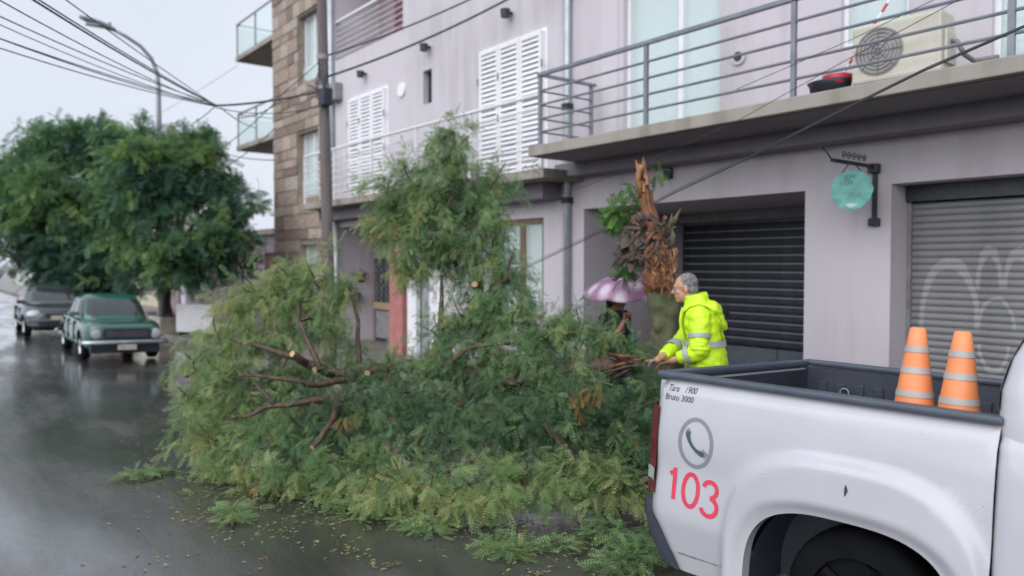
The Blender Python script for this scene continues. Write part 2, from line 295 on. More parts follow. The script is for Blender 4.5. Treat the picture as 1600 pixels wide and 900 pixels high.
# ------------------------------------------------------------------ mesh helpers
class MB:
    """collects shapes into one mesh"""
    def __init__(s): s.v = []; s.f = []
    def add(s, v, f):
        o = len(s.v); s.v += [tuple(p) for p in v]; s.f += [tuple(i + o for i in q) for q in f]; return s
    def box(s, a, b):
        (x0, y0, z0), (x1, y1, z1) = a, b
        return s.add([(x0, y0, z0), (x1, y0, z0), (x1, y1, z0), (x0, y1, z0), (x0, y0, z1), (x1, y0, z1), (x1, y1, z1), (x0, y1, z1)],
                     [(0, 3, 2, 1), (4, 5, 6, 7), (0, 1, 5, 4), (1, 2, 6, 5), (2, 3, 7, 6), (3, 0, 4, 7)])
    def bevel_box(s, a, b, r):
        bm = bmesh.new(); bmesh.ops.create_cube(bm, size=1.0)
        c = [(a[i] + b[i]) / 2 for i in range(3)]; d = [b[i] - a[i] for i in range(3)]
        for v in bm.verts: v.co = Vector([c[i] + v.co[i] * d[i] for i in range(3)])
        bmesh.ops.bevel(bm, geom=bm.edges[:], offset=r, segments=2, affect='EDGES', profile=0.6)
        bm.verts.index_update()
        s.add([v.co.copy() for v in bm.verts], [[v.index for v in f.verts] for f in bm.faces]); bm.free(); return s
    def tube(s, pts, rad, n=8, caps=True, ell=1.0):
        pts = [Vector(p) for p in pts]; m = len(pts)
        if not hasattr(rad, '__len__'): rad = [rad] * m
        v = []; prev = None
        for i, p in enumerate(pts):
            t = (pts[min(i + 1, m - 1)] - pts[max(i - 1, 0)]).normalized()
            if prev is None:
                prev = t.orthogonal().normalized()
            u = (prev - t * prev.dot(t)); u = u.normalized() if u.length > 1e-6 else t.orthogonal().normalized()
            prev = u; q = t.cross(u)
            for k in range(n):
                a = 2 * math.pi * k / n
                v.append(p + (u * math.cos(a) + q * math.sin(a) * ell) * rad[i])
        f = [(i * n + k, i * n + (k + 1) % n, (i + 1) * n + (k + 1) % n, (i + 1) * n + k) for i in range(m - 1) for k in range(n)]
        if caps: f += [tuple(range(n - 1, -1, -1)), tuple((m - 1) * n + k for k in range(n))]
        return s.add(v, f)
    def rings(s, rings, caps=True):
        n = len(rings[0]); m = len(rings); v = [p for r in rings for p in r]
        f = [(i * n + k, i * n + (k + 1) % n, (i + 1) * n + (k + 1) % n, (i + 1) * n + k) for i in range(m - 1) for k in range(n)]
        if caps: f += [tuple(range(n - 1, -1, -1)), tuple((m - 1) * n + k for k in range(n))]
        return s.add(v, f)
    def ellipsoid(s, c, r, n=14, rot=None):
        c = Vector(c); rs = []
        for i in range(1, n):
            a = math.pi * i / n
            ring = []
            for k in range(n + 4):
                b = 2 * math.pi * k / (n + 4)
                p = Vector((r[0] * math.sin(a) * math.cos(b), r[1] * math.sin(a) * math.sin(b), -r[2] * math.cos(a)))
                if rot: p = rot @ p
                ring.append(c + p)
            rs.append(ring)
        return s.rings(rs)
    def quad(s, a, b, c, d): return s.add([a, b, c, d], [(0, 1, 2, 3)])
    def mesh(s, name='mesh', smooth=False):
        me = bpy.data.meshes.new(name); me.from_pydata(s.v, [], s.f); me.update()
        if smooth: me.polygons.foreach_set('use_smooth', [True] * len(me.polygons))
        return me

def link(o, parent=None):
    COL.objects.link(o)
    if parent is not None:
        o.parent = parent
        if parent.type == 'EMPTY' and parent.get('_world'):
            o.matrix_parent_inverse = Matrix.Translation(-parent.location)
    return o
def thing(name, label, cat, loc, group=None, world=True):
    o = bpy.data.objects.new(name, None); COL.objects.link(o); o.location = loc
    o.empty_display_size = 0.2
    o['label'] = label; o['category'] = cat
    if group: o['group'] = group
    if world: o['_world'] = 1
    return o
def part(name, mb, m, parent=None, smooth=False, kind=None, label=None):
    me = mb if isinstance(mb, bpy.types.Mesh) else mb.mesh(name, smooth)
    if isinstance(mb, bpy.types.Mesh) and smooth: me.polygons.foreach_set('use_smooth', [True] * len(me.polygons))
    if m is not None and not me.materials: me.materials.append(M[m] if isinstance(m, str) else m)
    o = bpy.data.objects.new(name, me); link(o, parent)
    if kind: o['kind'] = kind
    if label: o['label'] = label
    return o
def inst(name, me, parent, loc, rot=None, scale=None):
    o = bpy.data.objects.new(name, me); link(o, parent); o.location = loc
    if rot is not None: o.rotation_euler = rot
    if scale is not None: o.scale = scale
    return o
def tag(o, label, cat, group=None):
    o['label'] = label; o['category'] = cat
    if group: o['group'] = group
    return o
def evaluated(me, *mods):
    """a mesh with modifiers applied"""
    o = bpy.data.objects.new('tmp', me); COL.objects.link(o)
    for t, kw in mods:
        md = o.modifiers.new('m', t)
        for k, v in kw.items(): setattr(md, k, v)
    dg = bpy.context.evaluated_depsgraph_get(); dg.update()
    out = bpy.data.meshes.new_from_object(o.evaluated_get(dg))
    bpy.data.objects.remove(o)
    return out
def boolean_cut(me, cutters):
    objs = []
    for c in cutters:
        co = bpy.data.objects.new('cut', c.mesh()); COL.objects.link(co); objs.append(co)
    out = evaluated(me, *[('BOOLEAN', dict(operation='DIFFERENCE', object=co, solver='EXACT')) for co in objs])
    for co in objs: bpy.data.objects.remove(co)
    return out
def smooth_by_angle(me, deg=40):
    me.polygons.foreach_set('use_smooth', [True] * len(me.polygons))
    try: me.set_sharp_from_angle(angle=R(deg))
    except Exception: pass
    return me
def text_mesh(s, size, shear=0.0, sx=1.0):
    cu = bpy.data.curves.new('t', 'FONT'); cu.body = s; cu.size = size; cu.shear = shear; cu.resolution_u = 3; cu.align_x = 'CENTER'; cu.align_y = 'CENTER'
    o = bpy.data.objects.new('t', cu); COL.objects.link(o)
    dg = bpy.context.evaluated_depsgraph_get(); dg.update()
    me = bpy.data.meshes.new_from_object(o.evaluated_get(dg)); bpy.data.objects.remove(o)
    for v in me.vertices: v.co.x *= sx
    me.materials.clear()
    return me
def sstep(a, b, x):
    t = max(0.0, min(1.0, (x - a) / (b - a))); return t * t * (3 - 2 * t)

# ------------------------------------------------------------------ setting: road, pavement, ground
GUT = -0.13; KERB = 5.25
def road_z(y): return 0.0 if y < 2.4 else GUT * sstep(2.0, 5.7, y) / sstep(2.0, 5.7, KERB)
def struct(o): o['kind'] = 'structure'; return o
g = MB(); g.quad((-900, -900, -0.4), (900, -900, -0.4), (900, 900, -0.4), (-900, 900, -0.4)); struct(part('ground', g, 'paving'))
ys = [-60, -20, -4, 1.0, 2.0, 2.4, 2.8, 3.2, 3.6, 4.0, 4.4, 4.8, KERB]
g = MB()
rv = [(x, y, road_z(y)) for x in (-200, -60, -30, -20, -10, 0, 10, 60) for y in ys]; n = len(ys)
g.add(rv, [(i * n + j, (i + 1) * n + j, (i + 1) * n + j + 1, i * n + j + 1) for i in range(7) for j in range(n - 1)])
struct(part('road', g, 'road', smooth=True))
g = MB().box((-200, KERB + 0.15, -0.38), (60, 14, 0.02)); pave = struct(part('pavement', g, 'paving'))
ks = MB().bevel_box((-0.495, KERB, -0.38), (0.495, KERB + 0.146, 0.024), 0.012).mesh('kerb_stone'); ks.materials.append(M['kerb'])
for i in range(46): inst('kerb_stone', ks, pave, (-40 + i, 0, random.uniform(-0.004, 0.004)))

# ------------------------------------------------------------------ walls with openings
def wall(mb, x0, x1, z0, z1, y, depth, holes):
    """front face at y, openings as (x0,x1,z0,z1,reveal)"""
    xs = sorted({x0, x1, *[h[0] for h in holes], *[h[1] for h in holes]}); zs = sorted({z0, z1, *[h[2] for h in holes], *[h[3] for h in holes]})
    xs = [x for x in xs if x0 <= x <= x1]; zs = [z for z in zs if z0 <= z <= z1]
    for a, b in zip(xs, xs[1:]):
        for c, d in zip(zs, zs[1:]):
            mxx, mz = (a + b) / 2, (c + d) / 2
            if any(h[0] < mxx < h[1] and h[2] < mz < h[3] for h in holes): continue
            mb.quad((a, y, c), (b, y, c), (b, y, d), (a, y, d))
    for a, b, c, d, r in holes:
        mb.quad((a, y, c), (a, y, d), (a, y + r, d), (a, y + r, c)); mb.quad((b, y, d), (b, y, c), (b, y + r, c), (b, y + r, d))
        mb.quad((a, y, d), (b, y, d), (b, y + r, d), (a, y + r, d)); mb.quad((b, y, c), (a, y, c), (a, y + r, c), (b, y + r, c))
    mb.quad((x0, y, z0), (x0, y, z1), (x0, y + depth, z1), (x0, y + depth, z0)); mb.quad((x1, y, z1), (x1, y, z0), (x1, y + depth, z0), (x1, y + depth, z1))
    mb.quad((x0, y, z1), (x1, y, z1), (x1, y + depth, z1), (x0, y + depth, z1)); mb.quad((x1, y + depth, z0), (x0, y + depth, z0), (x0, y + depth, z1), (x1, y + depth, z1))
    return mb
def glazing(parent, x0, x1, z0, z1, y, fr=0.06, mull=(), m='white_metal', curtain='curtain', name='window', back=0.12):
    f = MB()
    f.box((x0, y, z0), (x0 + fr, y + 0.06, z1)); f.box((x1 - fr, y, z0), (x1, y + 0.06, z1))
    f.box((x0 + fr, y, z1 - fr), (x1 - fr, y + 0.06, z1)); f.box((x0 + fr, y, z0), (x1 - fr, y + 0.06, z0 + fr))
    for mm in mull: f.box((mm - fr * 0.7, y - 0.004, z0 + fr), (mm + fr * 0.7, y + 0.056, z1 - fr))
    o = part(name, f, m, parent)
    es = [x0 + fr, *mull, x1 - fr]
    for a, b in zip(es, es[1:]):
        part('pane', MB().box((a, y + 0.026, z0 + fr), (b, y + 0.034, z1 - fr)), 'glass', o)
    # gathered curtain
    c = MB(); k = max(6, int((x1 - x0) / 0.06)); P = []
    for i in range(k + 1):
        xx = x0 + (x1 - x0) * i / k; yy = y + back + 0.02 * math.sin(i * 2.4) + 0.01 * math.sin(i * 1.1); P += [(xx, yy, z0), (xx, yy, z1)]
    c.add(P, [(2 * i, 2 * i + 2, 2 * i + 3, 2 * i + 1) for i in range(k)])
    part('curtain', c, curtain, o, smooth=True)
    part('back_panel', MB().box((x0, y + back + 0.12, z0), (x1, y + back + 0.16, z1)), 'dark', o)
    return o

# ------------------------------------------------------------------ grey house on the right
GX0, GX1 = -8.9, 4.0
gh = thing('grey_house', 'lilac grey rendered house with long concrete balcony and roller shutters', 'house', (-2.4, 8, 0))
holes = [(-8.42, -4.80, 0.0, 2.68, 2.30), (-3.83, 2.2, 0.0, 2.68, 0.42), (-7.62, -5.98, 3.55, 5.85, 0.18), (-4.40, -3.68, 4.18, 5.7, 0.16), (-2.92, -1.2, 3.55, 5.85, 0.16)]
hw = wall(MB(), GX0, GX1, 0.0, 9.0, 8.0, 4.0, holes); part('wall', hw, 'lilac', gh)
# recess of the garage porch: back wall shutter, ceiling is the reveal
part('pilaster', MB().box((-8.05, 7.985, 3.5), (-7.72, 8.0, 6.4)), 'lilac_b', gh)
glazing(gh, -7.62, -5.98, 3.55, 5.85, 8.08, 0.055, (-6.66,), name='balcony_door')
glazing(gh, -4.40, -3.68, 4.18, 5.7, 8.06, 0.05, (), name='window')
glazing(gh, -2.92, -1.2, 3.55, 5.85, 8.06, 0.055, (-2.1,), name='balcony_door')
# balcony slab and downstand beam
slab = MB().bevel_box((-8.28, 6.8, 3.34), (GX1, 7.997, 3.48), 0.012); bal = part('balcony_slab', slab, 'concrete', gh)
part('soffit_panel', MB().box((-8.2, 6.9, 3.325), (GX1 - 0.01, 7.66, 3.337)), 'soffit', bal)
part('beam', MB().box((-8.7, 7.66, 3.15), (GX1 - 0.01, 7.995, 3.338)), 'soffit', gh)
# railing
for px in (-8.08, -6.16, -4.25, -2.36, -0.4, 1.5, 3.4):
    p = MB().box((px - 0.025, 6.83, 3.48), (px + 0.025, 6.87, 4.42)); o = part('railing_post', p, 'grey_metal', bal)
part('railing_top_rail', MB().box((-8.11, 6.815, 4.42), (GX1 - 0.1, 6.885, 4.46)), 'grey_metal', bal)
rl = MB().tube([(-8.08, 6.85, 0), (3.9, 6.85, 0)], 0.015, 6).mesh('railing_bar'); rl.materials.append(M['grey_metal'])
for z in (3.66, 3.84, 4.03, 4.22): inst('railing_bar', rl, bal, (0, 0, z))
part('railing_post', MB().box((-8.11, 7.80, 3.48), (-8.06, 7.84, 4.42)), 'grey_metal', bal)
part('railing_top_rail', MB().box((-8.11, 6.885, 4.422), (-8.05, 7.9, 4.458)), 'grey_metal', bal)
re_ = MB().tube([(-8.08, 6.86, 0), (-8.08, 7.82, 0)], 0.015, 6).mesh('railing_bar'); re_.materials.append(M['grey_metal'])
for z in (3.66, 3.84, 4.03, 4.22): inst('railing_bar', re_, bal, (0, 0, z))
# dark slatted shutter at the back of the porch
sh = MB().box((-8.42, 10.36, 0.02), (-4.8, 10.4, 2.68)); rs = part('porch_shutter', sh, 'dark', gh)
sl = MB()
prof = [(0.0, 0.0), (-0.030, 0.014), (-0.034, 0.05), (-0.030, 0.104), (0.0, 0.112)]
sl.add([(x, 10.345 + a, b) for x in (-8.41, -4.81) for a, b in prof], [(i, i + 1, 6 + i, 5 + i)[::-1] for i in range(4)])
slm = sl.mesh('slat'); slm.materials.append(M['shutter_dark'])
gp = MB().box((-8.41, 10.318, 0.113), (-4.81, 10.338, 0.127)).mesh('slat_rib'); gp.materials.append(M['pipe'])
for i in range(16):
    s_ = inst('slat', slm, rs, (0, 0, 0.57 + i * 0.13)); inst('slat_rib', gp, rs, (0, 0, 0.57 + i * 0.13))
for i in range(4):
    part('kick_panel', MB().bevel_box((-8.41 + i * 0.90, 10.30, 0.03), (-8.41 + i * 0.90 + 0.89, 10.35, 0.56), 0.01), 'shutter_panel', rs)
part('shutter_box', MB().box((-8.3, 9.95, 2.52), (-4.82, 10.30, 2.675)), 'gridgrey', gh)
# right-hand roller shutter
rb = part('roller_shutter', MB().box((-3.82, 8.425, 0.03), (2.19, 8.45, 2.5)), 'roller', gh)
sl = MB(); prof = [(0.0, 0.0), (-0.012, 0.008), (-0.026, 0.035), (-0.012, 0.064), (0.0, 0.070)]
sl.add([(x, 8.422 + a, b) for x in (-3.80, 2.17) for a, b in prof], [(i, i + 1, 6 + i, 5 + i)[::-1] for i in range(4)])
slm = sl.mesh('slat', True); slm.materials.append(M['roller'])
for i in range(34): inst('slat', slm, rb, (0, 0, 0.04 + i * 0.0724))
part('shutter_box', MB().box((-3.82, 8.30, 2.51), (2.19, 8.42, 2.676)), 'shutter_dark', gh)
part('guide_rail', MB().box((-3.826, 8.36, 0.03), (-3.79, 8.41, 2.505)), 'gridgrey', gh)
# downpipe with clips, round vent, small black box
dp = part('downpipe', MB().tube([(-8.72, 7.93, 0.05), (-8.72, 7.93, 9)], 0.05, 12), 'pipe', gh, smooth=True)
for z in (2.78, 4.2, 5.9): part('pipe_clip', MB().box((-8.79, 7.87, z), (-8.65, 7.99, z + 0.09)), 'black', dp)
v = onY(1153, 88, 7.97)
vt = part('round_vent', MB().tube([(v.x, 7.998, v.z), (v.x, 7.97, v.z)], 0.10, 20), 'lilac_b', gh)
part('vent_grille', MB().tube([(v.x, 7.969, v.z), (v.x, 7.955, v.z)], 0.055, 16), 'black', vt)
v = onY(1043, 271, 7.95); part('junction_box', MB().bevel_box((v.x - 0.06, 7.93, v.z - 0.07), (v.x + 0.06, 7.999, v.z + 0.07), 0.008), 'black', gh)
part('parapet', MB().box((GX0 + 0.01, 7.98, 6.45), (GX1 - 0.01, 7.999, 6.6)), 'lilac_b', gh)

# ------------------------------------------------------------------ lilac house in the middle
LX0, LX1 = -17.1, -8.905
lh = thing('lilac_house', 'pale lilac house with two white louvred balcony doors', 'house', (-13, 8, 0))
holes = [(-16.95, -13.75, 6.62, 9.2, 1.2), (-12.98, -12.66, 4.97, 5.62, 0.15), (-16.85, -13.55, 0.0, 2.72, 0.9), (-13.5, -12.3, 0.0, 2.35, 0.15), (-10.75, -9.35, 0.95, 2.6, 0.15)]
part('wall', wall(MB(), LX0, LX1, 0, 9.4, 8.0, 4.0, holes), 'lilac_b', lh)
# upper recess
part('recess_wall', MB().box((-16.95, 9.2, 6.62), (-13.75, 9.25, 9.2)), 'mauve', lh)
part('upper_door', MB().box((-15.9, 9.15, 6.63), (-15.0, 9.198, 8.8)), 'darkred', lh)
part('upper_shutter', MB().box((-14.25, 8.1, 6.63), (-13.76, 8.14, 9.0)), 'darkred', lh)
ub = part('upper_railing', MB().box((-16.94, 8.03, 7.52), (-13.76, 8.09, 7.57)), 'white_metal', lh)
rl = MB().tube([(-16.94, 8.06, 0), (-13.76, 8.06, 0)], 0.012, 6).mesh('railing_bar'); rl.materials.append(M['white_metal'])
for i in range(6): inst('railing_bar', rl, ub, (0, 0, 6.74 + i * 0.13))
part('slit_window', MB().box((-12.98, 8.12, 4.97), (-12.66, 8.14, 5.62)), 'glass_dark', lh)
# louvred doors, three leaves each
def louvre_door(x0, x1, z0, z1):
    d = part('louvred_door', MB().box((x0 - 0.05, 7.985, z0 - 0.02), (x1 + 0.05, 8.02, z1 + 0.05)), 'white', lh)
    n = 3; wl = (x1 - x0) / n
    sm = MB(); sm.add([(0.065, 7.905, 0), (wl - 0.065, 7.905, 0), (wl - 0.065, 7.945, 0.072), (0.065, 7.945, 0.072), (0.065, 7.913, -0.006), (wl - 0.065, 7.913, -0.006), (wl - 0.065, 7.953, 0.066), (0.065, 7.953, 0.066)],
                      [(0, 1, 2, 3), (7, 6, 5, 4), (0, 4, 5, 1), (1, 5, 6, 2), (2, 6, 7, 3), (3, 7, 4, 0)])
    sm = sm.mesh('slat'); sm.materials.append(M['white'])
    bk = MB().box((0.06, 7.968, 0.05), (wl - 0.06, 7.975, z1 - z0 - 0.05)).mesh('leaf_back'); bk.materials.append(M['pipe'])
    fr = MB(); h = z1 - z0
    fr.box((0.006, 7.90, 0), (0.065, 7.98, h)); fr.box((wl - 0.065, 7.90, 0), (wl - 0.006, 7.98, h)); fr.box((0.065, 7.90, h - 0.07), (wl - 0.065, 7.98, h)); fr.box((0.065, 7.90, 0), (wl - 0.065, 7.98, 0.09)); fr.box((0.065, 7.902, h * 0.46), (wl - 0.065, 7.978, h * 0.46 + 0.07))
    fr = fr.mesh('leaf_frame'); fr.materials.append(M['white'])
    for k in range(n):
        ox = x0 + k * wl
        inst('leaf_frame', fr, d, (ox, 0, z0)); inst('leaf_back', bk, d, (ox, 0, z0))
        ns = 26
        for i in range(ns):
            z = 0.1 + (h - 0.24) * i / (ns - 1)
            if abs(z - h * 0.46 - 0.01) < 0.06: continue
            inst('slat', sm, d, (ox, 0, z0 + z))
    for z in (0.3, 1.0, 1.7):
        for xx in (x0 - 0.02, x0 + wl, x1 + 0.02): part('hinge', MB().box((xx - 0.018, 7.885, z0 + z), (xx + 0.018, 7.899, z0 + z + 0.12)), 'gridgrey', d)
louvre_door(-16.05, -14.40, 3.26, 5.56)
louvre_door(-10.98, -9.30, 3.26, 5.54)
ls = part('balcony_slab', MB().bevel_box((-17.0, 7.2, 3.10), (-8.42, 7.997, 3.24), 0.012), 'concrete', lh)
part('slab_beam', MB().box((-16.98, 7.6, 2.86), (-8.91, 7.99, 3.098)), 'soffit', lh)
part('railing_top_rail', MB().tube([(-16.95, 7.25, 4.33), (-8.5, 7.25, 4.31)], 0.03, 8), 'white_metal', ls)
rl = MB().tube([(-16.95, 7.25, 0), (-8.5, 7.25, 0)], 0.011, 6).mesh('railing_bar'); rl.materials.append(M['white_metal'])
for i in range(6): inst('railing_bar', rl, ls, (0, 0, 3.40 + i * 0.145))
for x in (-16.95, -15.4, -13.7, -12.0, -10.3, -8.52): part('railing_post', MB().box((x - 0.018, 7.23, 3.24), (x + 0.018, 7.27, 4.31)), 'white_metal', ls)
# wall lamps
for x in (-15.35, -12.72, -10.17):
    l = part('wall_lamp', MB().tube([(x, 7.86, 5.94), (x, 7.86, 6.07)], [0.075, 0.085], 12), 'black', lh); part('lamp_arm', MB().box((x - 0.025, 7.87, 6.0), (x + 0.025, 7.998, 6.05)), 'black', l)
v = onY(626, 140, 7.96); part('wall_plaque', MB().tube([(v.x, 7.998, v.z), (v.x, 7.96, v.z)], 0.14, 18), 'white', lh)
dp = part('downpipe', MB().tube([(-16.98, 7.93, 3.3), (-16.98, 7.93, 9.2)], 0.075, 12), 'pipe', lh, smooth=True)
part('meter_box', MB().bevel_box((-16.86, 7.80, 5.65), (-16.5, 7.998, 6.05), 0.02), 'gridgrey', lh)
part('downpipe', MB().tube([(-16.7, 7.90, 0.05), (-16.7, 7.90, 2.85)], 0.05, 10), 'pipe', lh, smooth=True)
v = onY(523, 330, 7.8); part('porch_lamp', MB().bevel_box((v.x - 0.12, 7.68, v.z - 0.14), (v.x + 0.12, 7.997, v.z + 0.12), 0.03), 'black', lh)
# ground floor porch
part('porch_wall', MB().box((-16.85, 8.9, 0.02), (-13.55, 8.95, 2.72)), 'mauve', lh)
dr = part('porch_door', MB().box((-16.60, 8.84, 0.03), (-15.60, 8.898, 1.98)), 'black', lh)
for r_ in range(6):
    for c_ in range(4):
        cx, cz = -16.475 + c_ * 0.25, 1.05 + r_ * 0.15
        part('grille_ring', MB().tube([(cx + 0.07 * math.cos(a), 8.825, cz + 0.07 * math.sin(a)) for a in np.linspace(0, 2 * math.pi, 11)], 0.010, 5, False), 'gridgrey', dr)
part('door_rail', MB().box((-16.60, 8.81, 0.78), (-15.60, 8.838, 0.95)), 'ochre', dr)
part('lower_panel', MB().box((-16.5, 8.82, 0.10), (-15.7, 8.838, 0.74)), 'gridgrey', dr)
part('red_pillar', MB().bevel_box((-14.12, 7.86, 0.02), (-13.62, 8.3, 2.74), 0.02), 'redtile', lh)
part('door_jamb', MB().box((-13.54, 7.95, 0.02), (-13.2, 8.05, 2.36)), 'white', lh)
part('street_door', MB().box((-13.2, 8.08, 0.03), (-12.7, 8.12, 2.33)), 'doorgrey', lh)
part('door_jamb', MB().box((-12.7, 7.95, 0.02), (-12.28, 8.05, 2.36)), 'white', lh)
glazing(lh, -10.75, -9.35, 0.95, 2.6, 8.05, 0.09, (-9.95,), m='brown', name='window')

# ------------------------------------------------------------------ stone-clad block with side balconies
SX0, SX1 = -20.75, -17.105
sb = thing('stone_building', 'tall brown stone clad apartment block with glass side balconies', 'building', (-19, 8, 0))
wins = [(-19.0, -17.75, 6.45, 8.15), (-19.1, -17.8, 3.6, 5.2), (-19.0, -17.9, 1.0, 2.35)]
part('wall', wall(MB(), SX0, SX1, 0, 12.5, 8.0, 5.5, [(*q, 0.28) for q in wins]), 'mortar', sb)
for q in wins: glazing(sb, *q, 8.16, 0.06, (q[0] * 0.5 + q[1] * 0.5,) if q[2] > 3 else (), name='window')
for q in wins[:2]: part('window_sill_panel', MB().box((q[0], 8.1, q[2] - 0.002), (q[1], 8.13, q[2] + 0.42)), 'glass', sb)
stones = []
for k in range(3):
    bm = MB(); 
    bm.bevel_box((-0.5, -0.04, -0.5), (0.5, 0.0, 0.5), 0.012); me = bm.mesh('stone'); me.materials.append(M[('stone_a', 'stone_b', 'stone_c')[k]]); stones.append(me)
cnt = 0; z = 0.05; rr_ = random.Random(3)
while z < 9.6:
    hgt = rr_.choice((0.22, 0.27, 0.32, 0.38)); x = SX0 + 0.02
    while x < SX1 - 0.08:
        ln = min(rr_.uniform(0.28, 0.75), SX1 - 0.01 - x)
        segs = [(x, x + ln)]
        for q in wins:
            if z + hgt > q[2] and z < q[3]:
                ns = []
                for a, b in segs:
                    if b <= q[0] or a >= q[1]: ns.append((a, b)); continue
                    if a < q[0]: ns.append((a, q[0]))
                    if b > q[1]: ns.append((q[1], b))
                segs = ns
        for a, b in segs:
            if b - a > 0.07 and cnt < 296:
                inst('stone', stones[rr_.choice((0, 0, 1, 2))], sb, ((a + b) / 2, 7.998 + rr_.uniform(-0.008, 0.012), z + hgt / 2), None, (b - a - 0.018, 1.0, hgt - 0.018)); cnt += 1
        x += ln
    z += hgt
for z in (5.33, 8.05):
    bs = part('side_balcony', MB().bevel_box((-23.9, 8.02, z), (SX0 - 0.003, 12.0, z + 0.14), 0.015), 'concrete', sb)
    for a, b in ((( -23.85, 8.07), (SX0 - 0.01, 8.07)), ((-23.85, 8.07), (-23.85, 11.9))):
        part('railing_top_rail', MB().tube([(a[0], a[1], z + 1.12), (b[0], b[1], z + 1.12)], 0.028, 6), 'gridgrey', bs)
        if a[1] == b[1]:
            part('glass_pane', MB().box((a[0] + 0.04, a[1] - 0.006, z + 0.2), (b[0] - 0.02, a[1] + 0.006, z + 1.02)), 'glass_clear', bs)
        else:
            part('glass_pane', MB().box((a[0] - 0.006, a[1] + 0.04, z + 0.2), (a[0] + 0.006, b[1], z + 1.02)), 'glass_clear', bs)
    for x, y in ((-23.85, 8.07), (-22.3, 8.07), (SX0 - 0.06, 8.07), (-23.85, 10.0), (-23.85, 11.9)): part('railing_post', MB().box((x - 0.022, y - 0.022, z + 0.14), (x + 0.022, y + 0.022, z + 1.12)), 'gridgrey', bs)

# ------------------------------------------------------------------ lower houses farther along the street
def far_house(name, label, x0, x1, h, m, y=8.0, ops=(), dep=6.0):
    t = thing(name, label, 'house', ((x0 + x1) / 2, y, 0))
    part('wall', wall(MB(), x0, x1, 0, h, y, dep, [(a, b, c, d, 0.2) for a, b, c, d, _ in ops]), m, t)
    part('cornice', MB().box((x0 - 0.04, y - 0.12, h), (x1 + 0.04, y + 0.3, h + 0.16)), 'concrete', t)
    for a, b, c, d, mm in ops:
        if mm == 'glass': glazing(t, a, b, c, d, y + 0.1, name='window')
        else:
            o = part('door', MB().box((a, y + 0.12, c), (b, y + 0.17, d)), mm, t)
            part('door_panel', MB().box((a + 0.12, y + 0.10, c + 0.2), (b - 0.12, y + 0.118, d - 0.2)), mm, o)
    return t
far_house('low_house', 'low dark mauve house beside the stone apartment block', -26.0, -20.8, 2.75, 'mauve', 8.6, ((-23.2, -22.2, 0.05, 2.2, 'brown'),))
t = far_house('two_storey_house', 'cream two storey house showing above the green street tree', -41.0, -34.6, 7.3, 'cream_wall', 8.4, ((-40.6, -39.7, 0.05, 2.4, 'darkred'), (-38.4, -37.2, 0.9, 2.3, 'glass'), (-36.2, -35.2, 4.0, 5.4, 'glass')), 1.6)
part('water_tank', MB().tube([(-37, 9.2, 7.3), (-37, 9.2, 8.1)], 0.5, 16), 'grey_wall', t)
t = far_house('terracotta_house', 'low reddish brown house front with white pilaster behind the tree trunk', -34.4, -26.2, 3.0, 'mauve', 8.4, ((-31.9, -31.0, 0.05, 2.4, 'redtile'), (-29.4, -28.2, 0.9, 2.3, 'glass')))
part('white_pilaster', MB().box((-30.9, 8.2, 0.02), (-30.3, 8.398, 2.9)), 'white', t)
far_house('grey_blue_house', 'plain blue grey house wall rising behind the stone block', -30, -24.2, 4.6, 'grey_wall', 12.5, ((-28.5, -27.2, 2.5, 3.8, 'glass'),))
far_house('pale_house', 'pale greenish single storey house at the far left edge', -90, -48, 3.3, 'pale_wall', 8.2, tuple((x, x + 1.5, 0.6, 2.4, 'glass') for x in (-86, -80, -74, -68, -62, -56)))
far_house('brown_house', 'brown house front behind the street trees and parked cars', -47.8, -41.2, 3.6, 'mauve', 8.3, ((-46.6, -45.2, 0.9, 2.4, 'glass'), (-43.5, -42.4, 0.05, 2.4, 'brown')))

# ------------------------------------------------------------------ poles, lamp, cables
p0 = onY(516, 540, 5.5); p1 = onY(503, 20, 5.5); dirp = (p1 - p0).normalized()
pb = p0 + dirp * ((0.0 - p0.z) / dirp.z); pt = p0 + dirp * ((8.6 - p0.z) / dirp.z)
up_ = thing('utility_pole', 'dark wooden utility pole standing before the stone building', 'pole', pb)
part('pole', MB().tube([pb + (pt - pb) * k / 8 for k in range(9)], [0.10 - 0.003 * k for k in range(9)], 12), 'wood_pole', up_, smooth=True)
hang = pb + dirp * (4.75 / dirp.z)
part('steel_band', MB().tube([hang - dirp * 0.06, hang + dirp * 0.06], 0.098, 12), 'gridgrey', up_)
part('steel_band', MB().tube([hang + dirp * 0.5, hang + dirp * 0.58], 0.096, 12), 'gridgrey', up_)
part('junction_box', MB().bevel_box((hang.x + 0.08, hang.y - 0.14, hang.z - 0.30), (hang.x + 0.30, hang.y + 0.02, hang.z - 0.02), 0.02), 'black', up_)
for k in range(3):
    c = hang + Vector((0.12, -0.10, 0.1 * k))
    part('coiled_cable', MB().tube([c + Vector((0.17 * math.cos(a) * (0.8 + 0.1 * k), 0.03 * math.sin(3 * a), 0.24 * math.sin(a))) for a in np.linspace(0, 6.28, 22)], 0.011, 5), 'cable', up_)
part('steel_hook', MB().tube([hang + Vector((0, -0.1, 0.0)), hang + Vector((-0.02, -0.28, 0.05)), hang + Vector((-0.05, -0.3, 0.12))], 0.015, 6), 'gridgrey', up_)

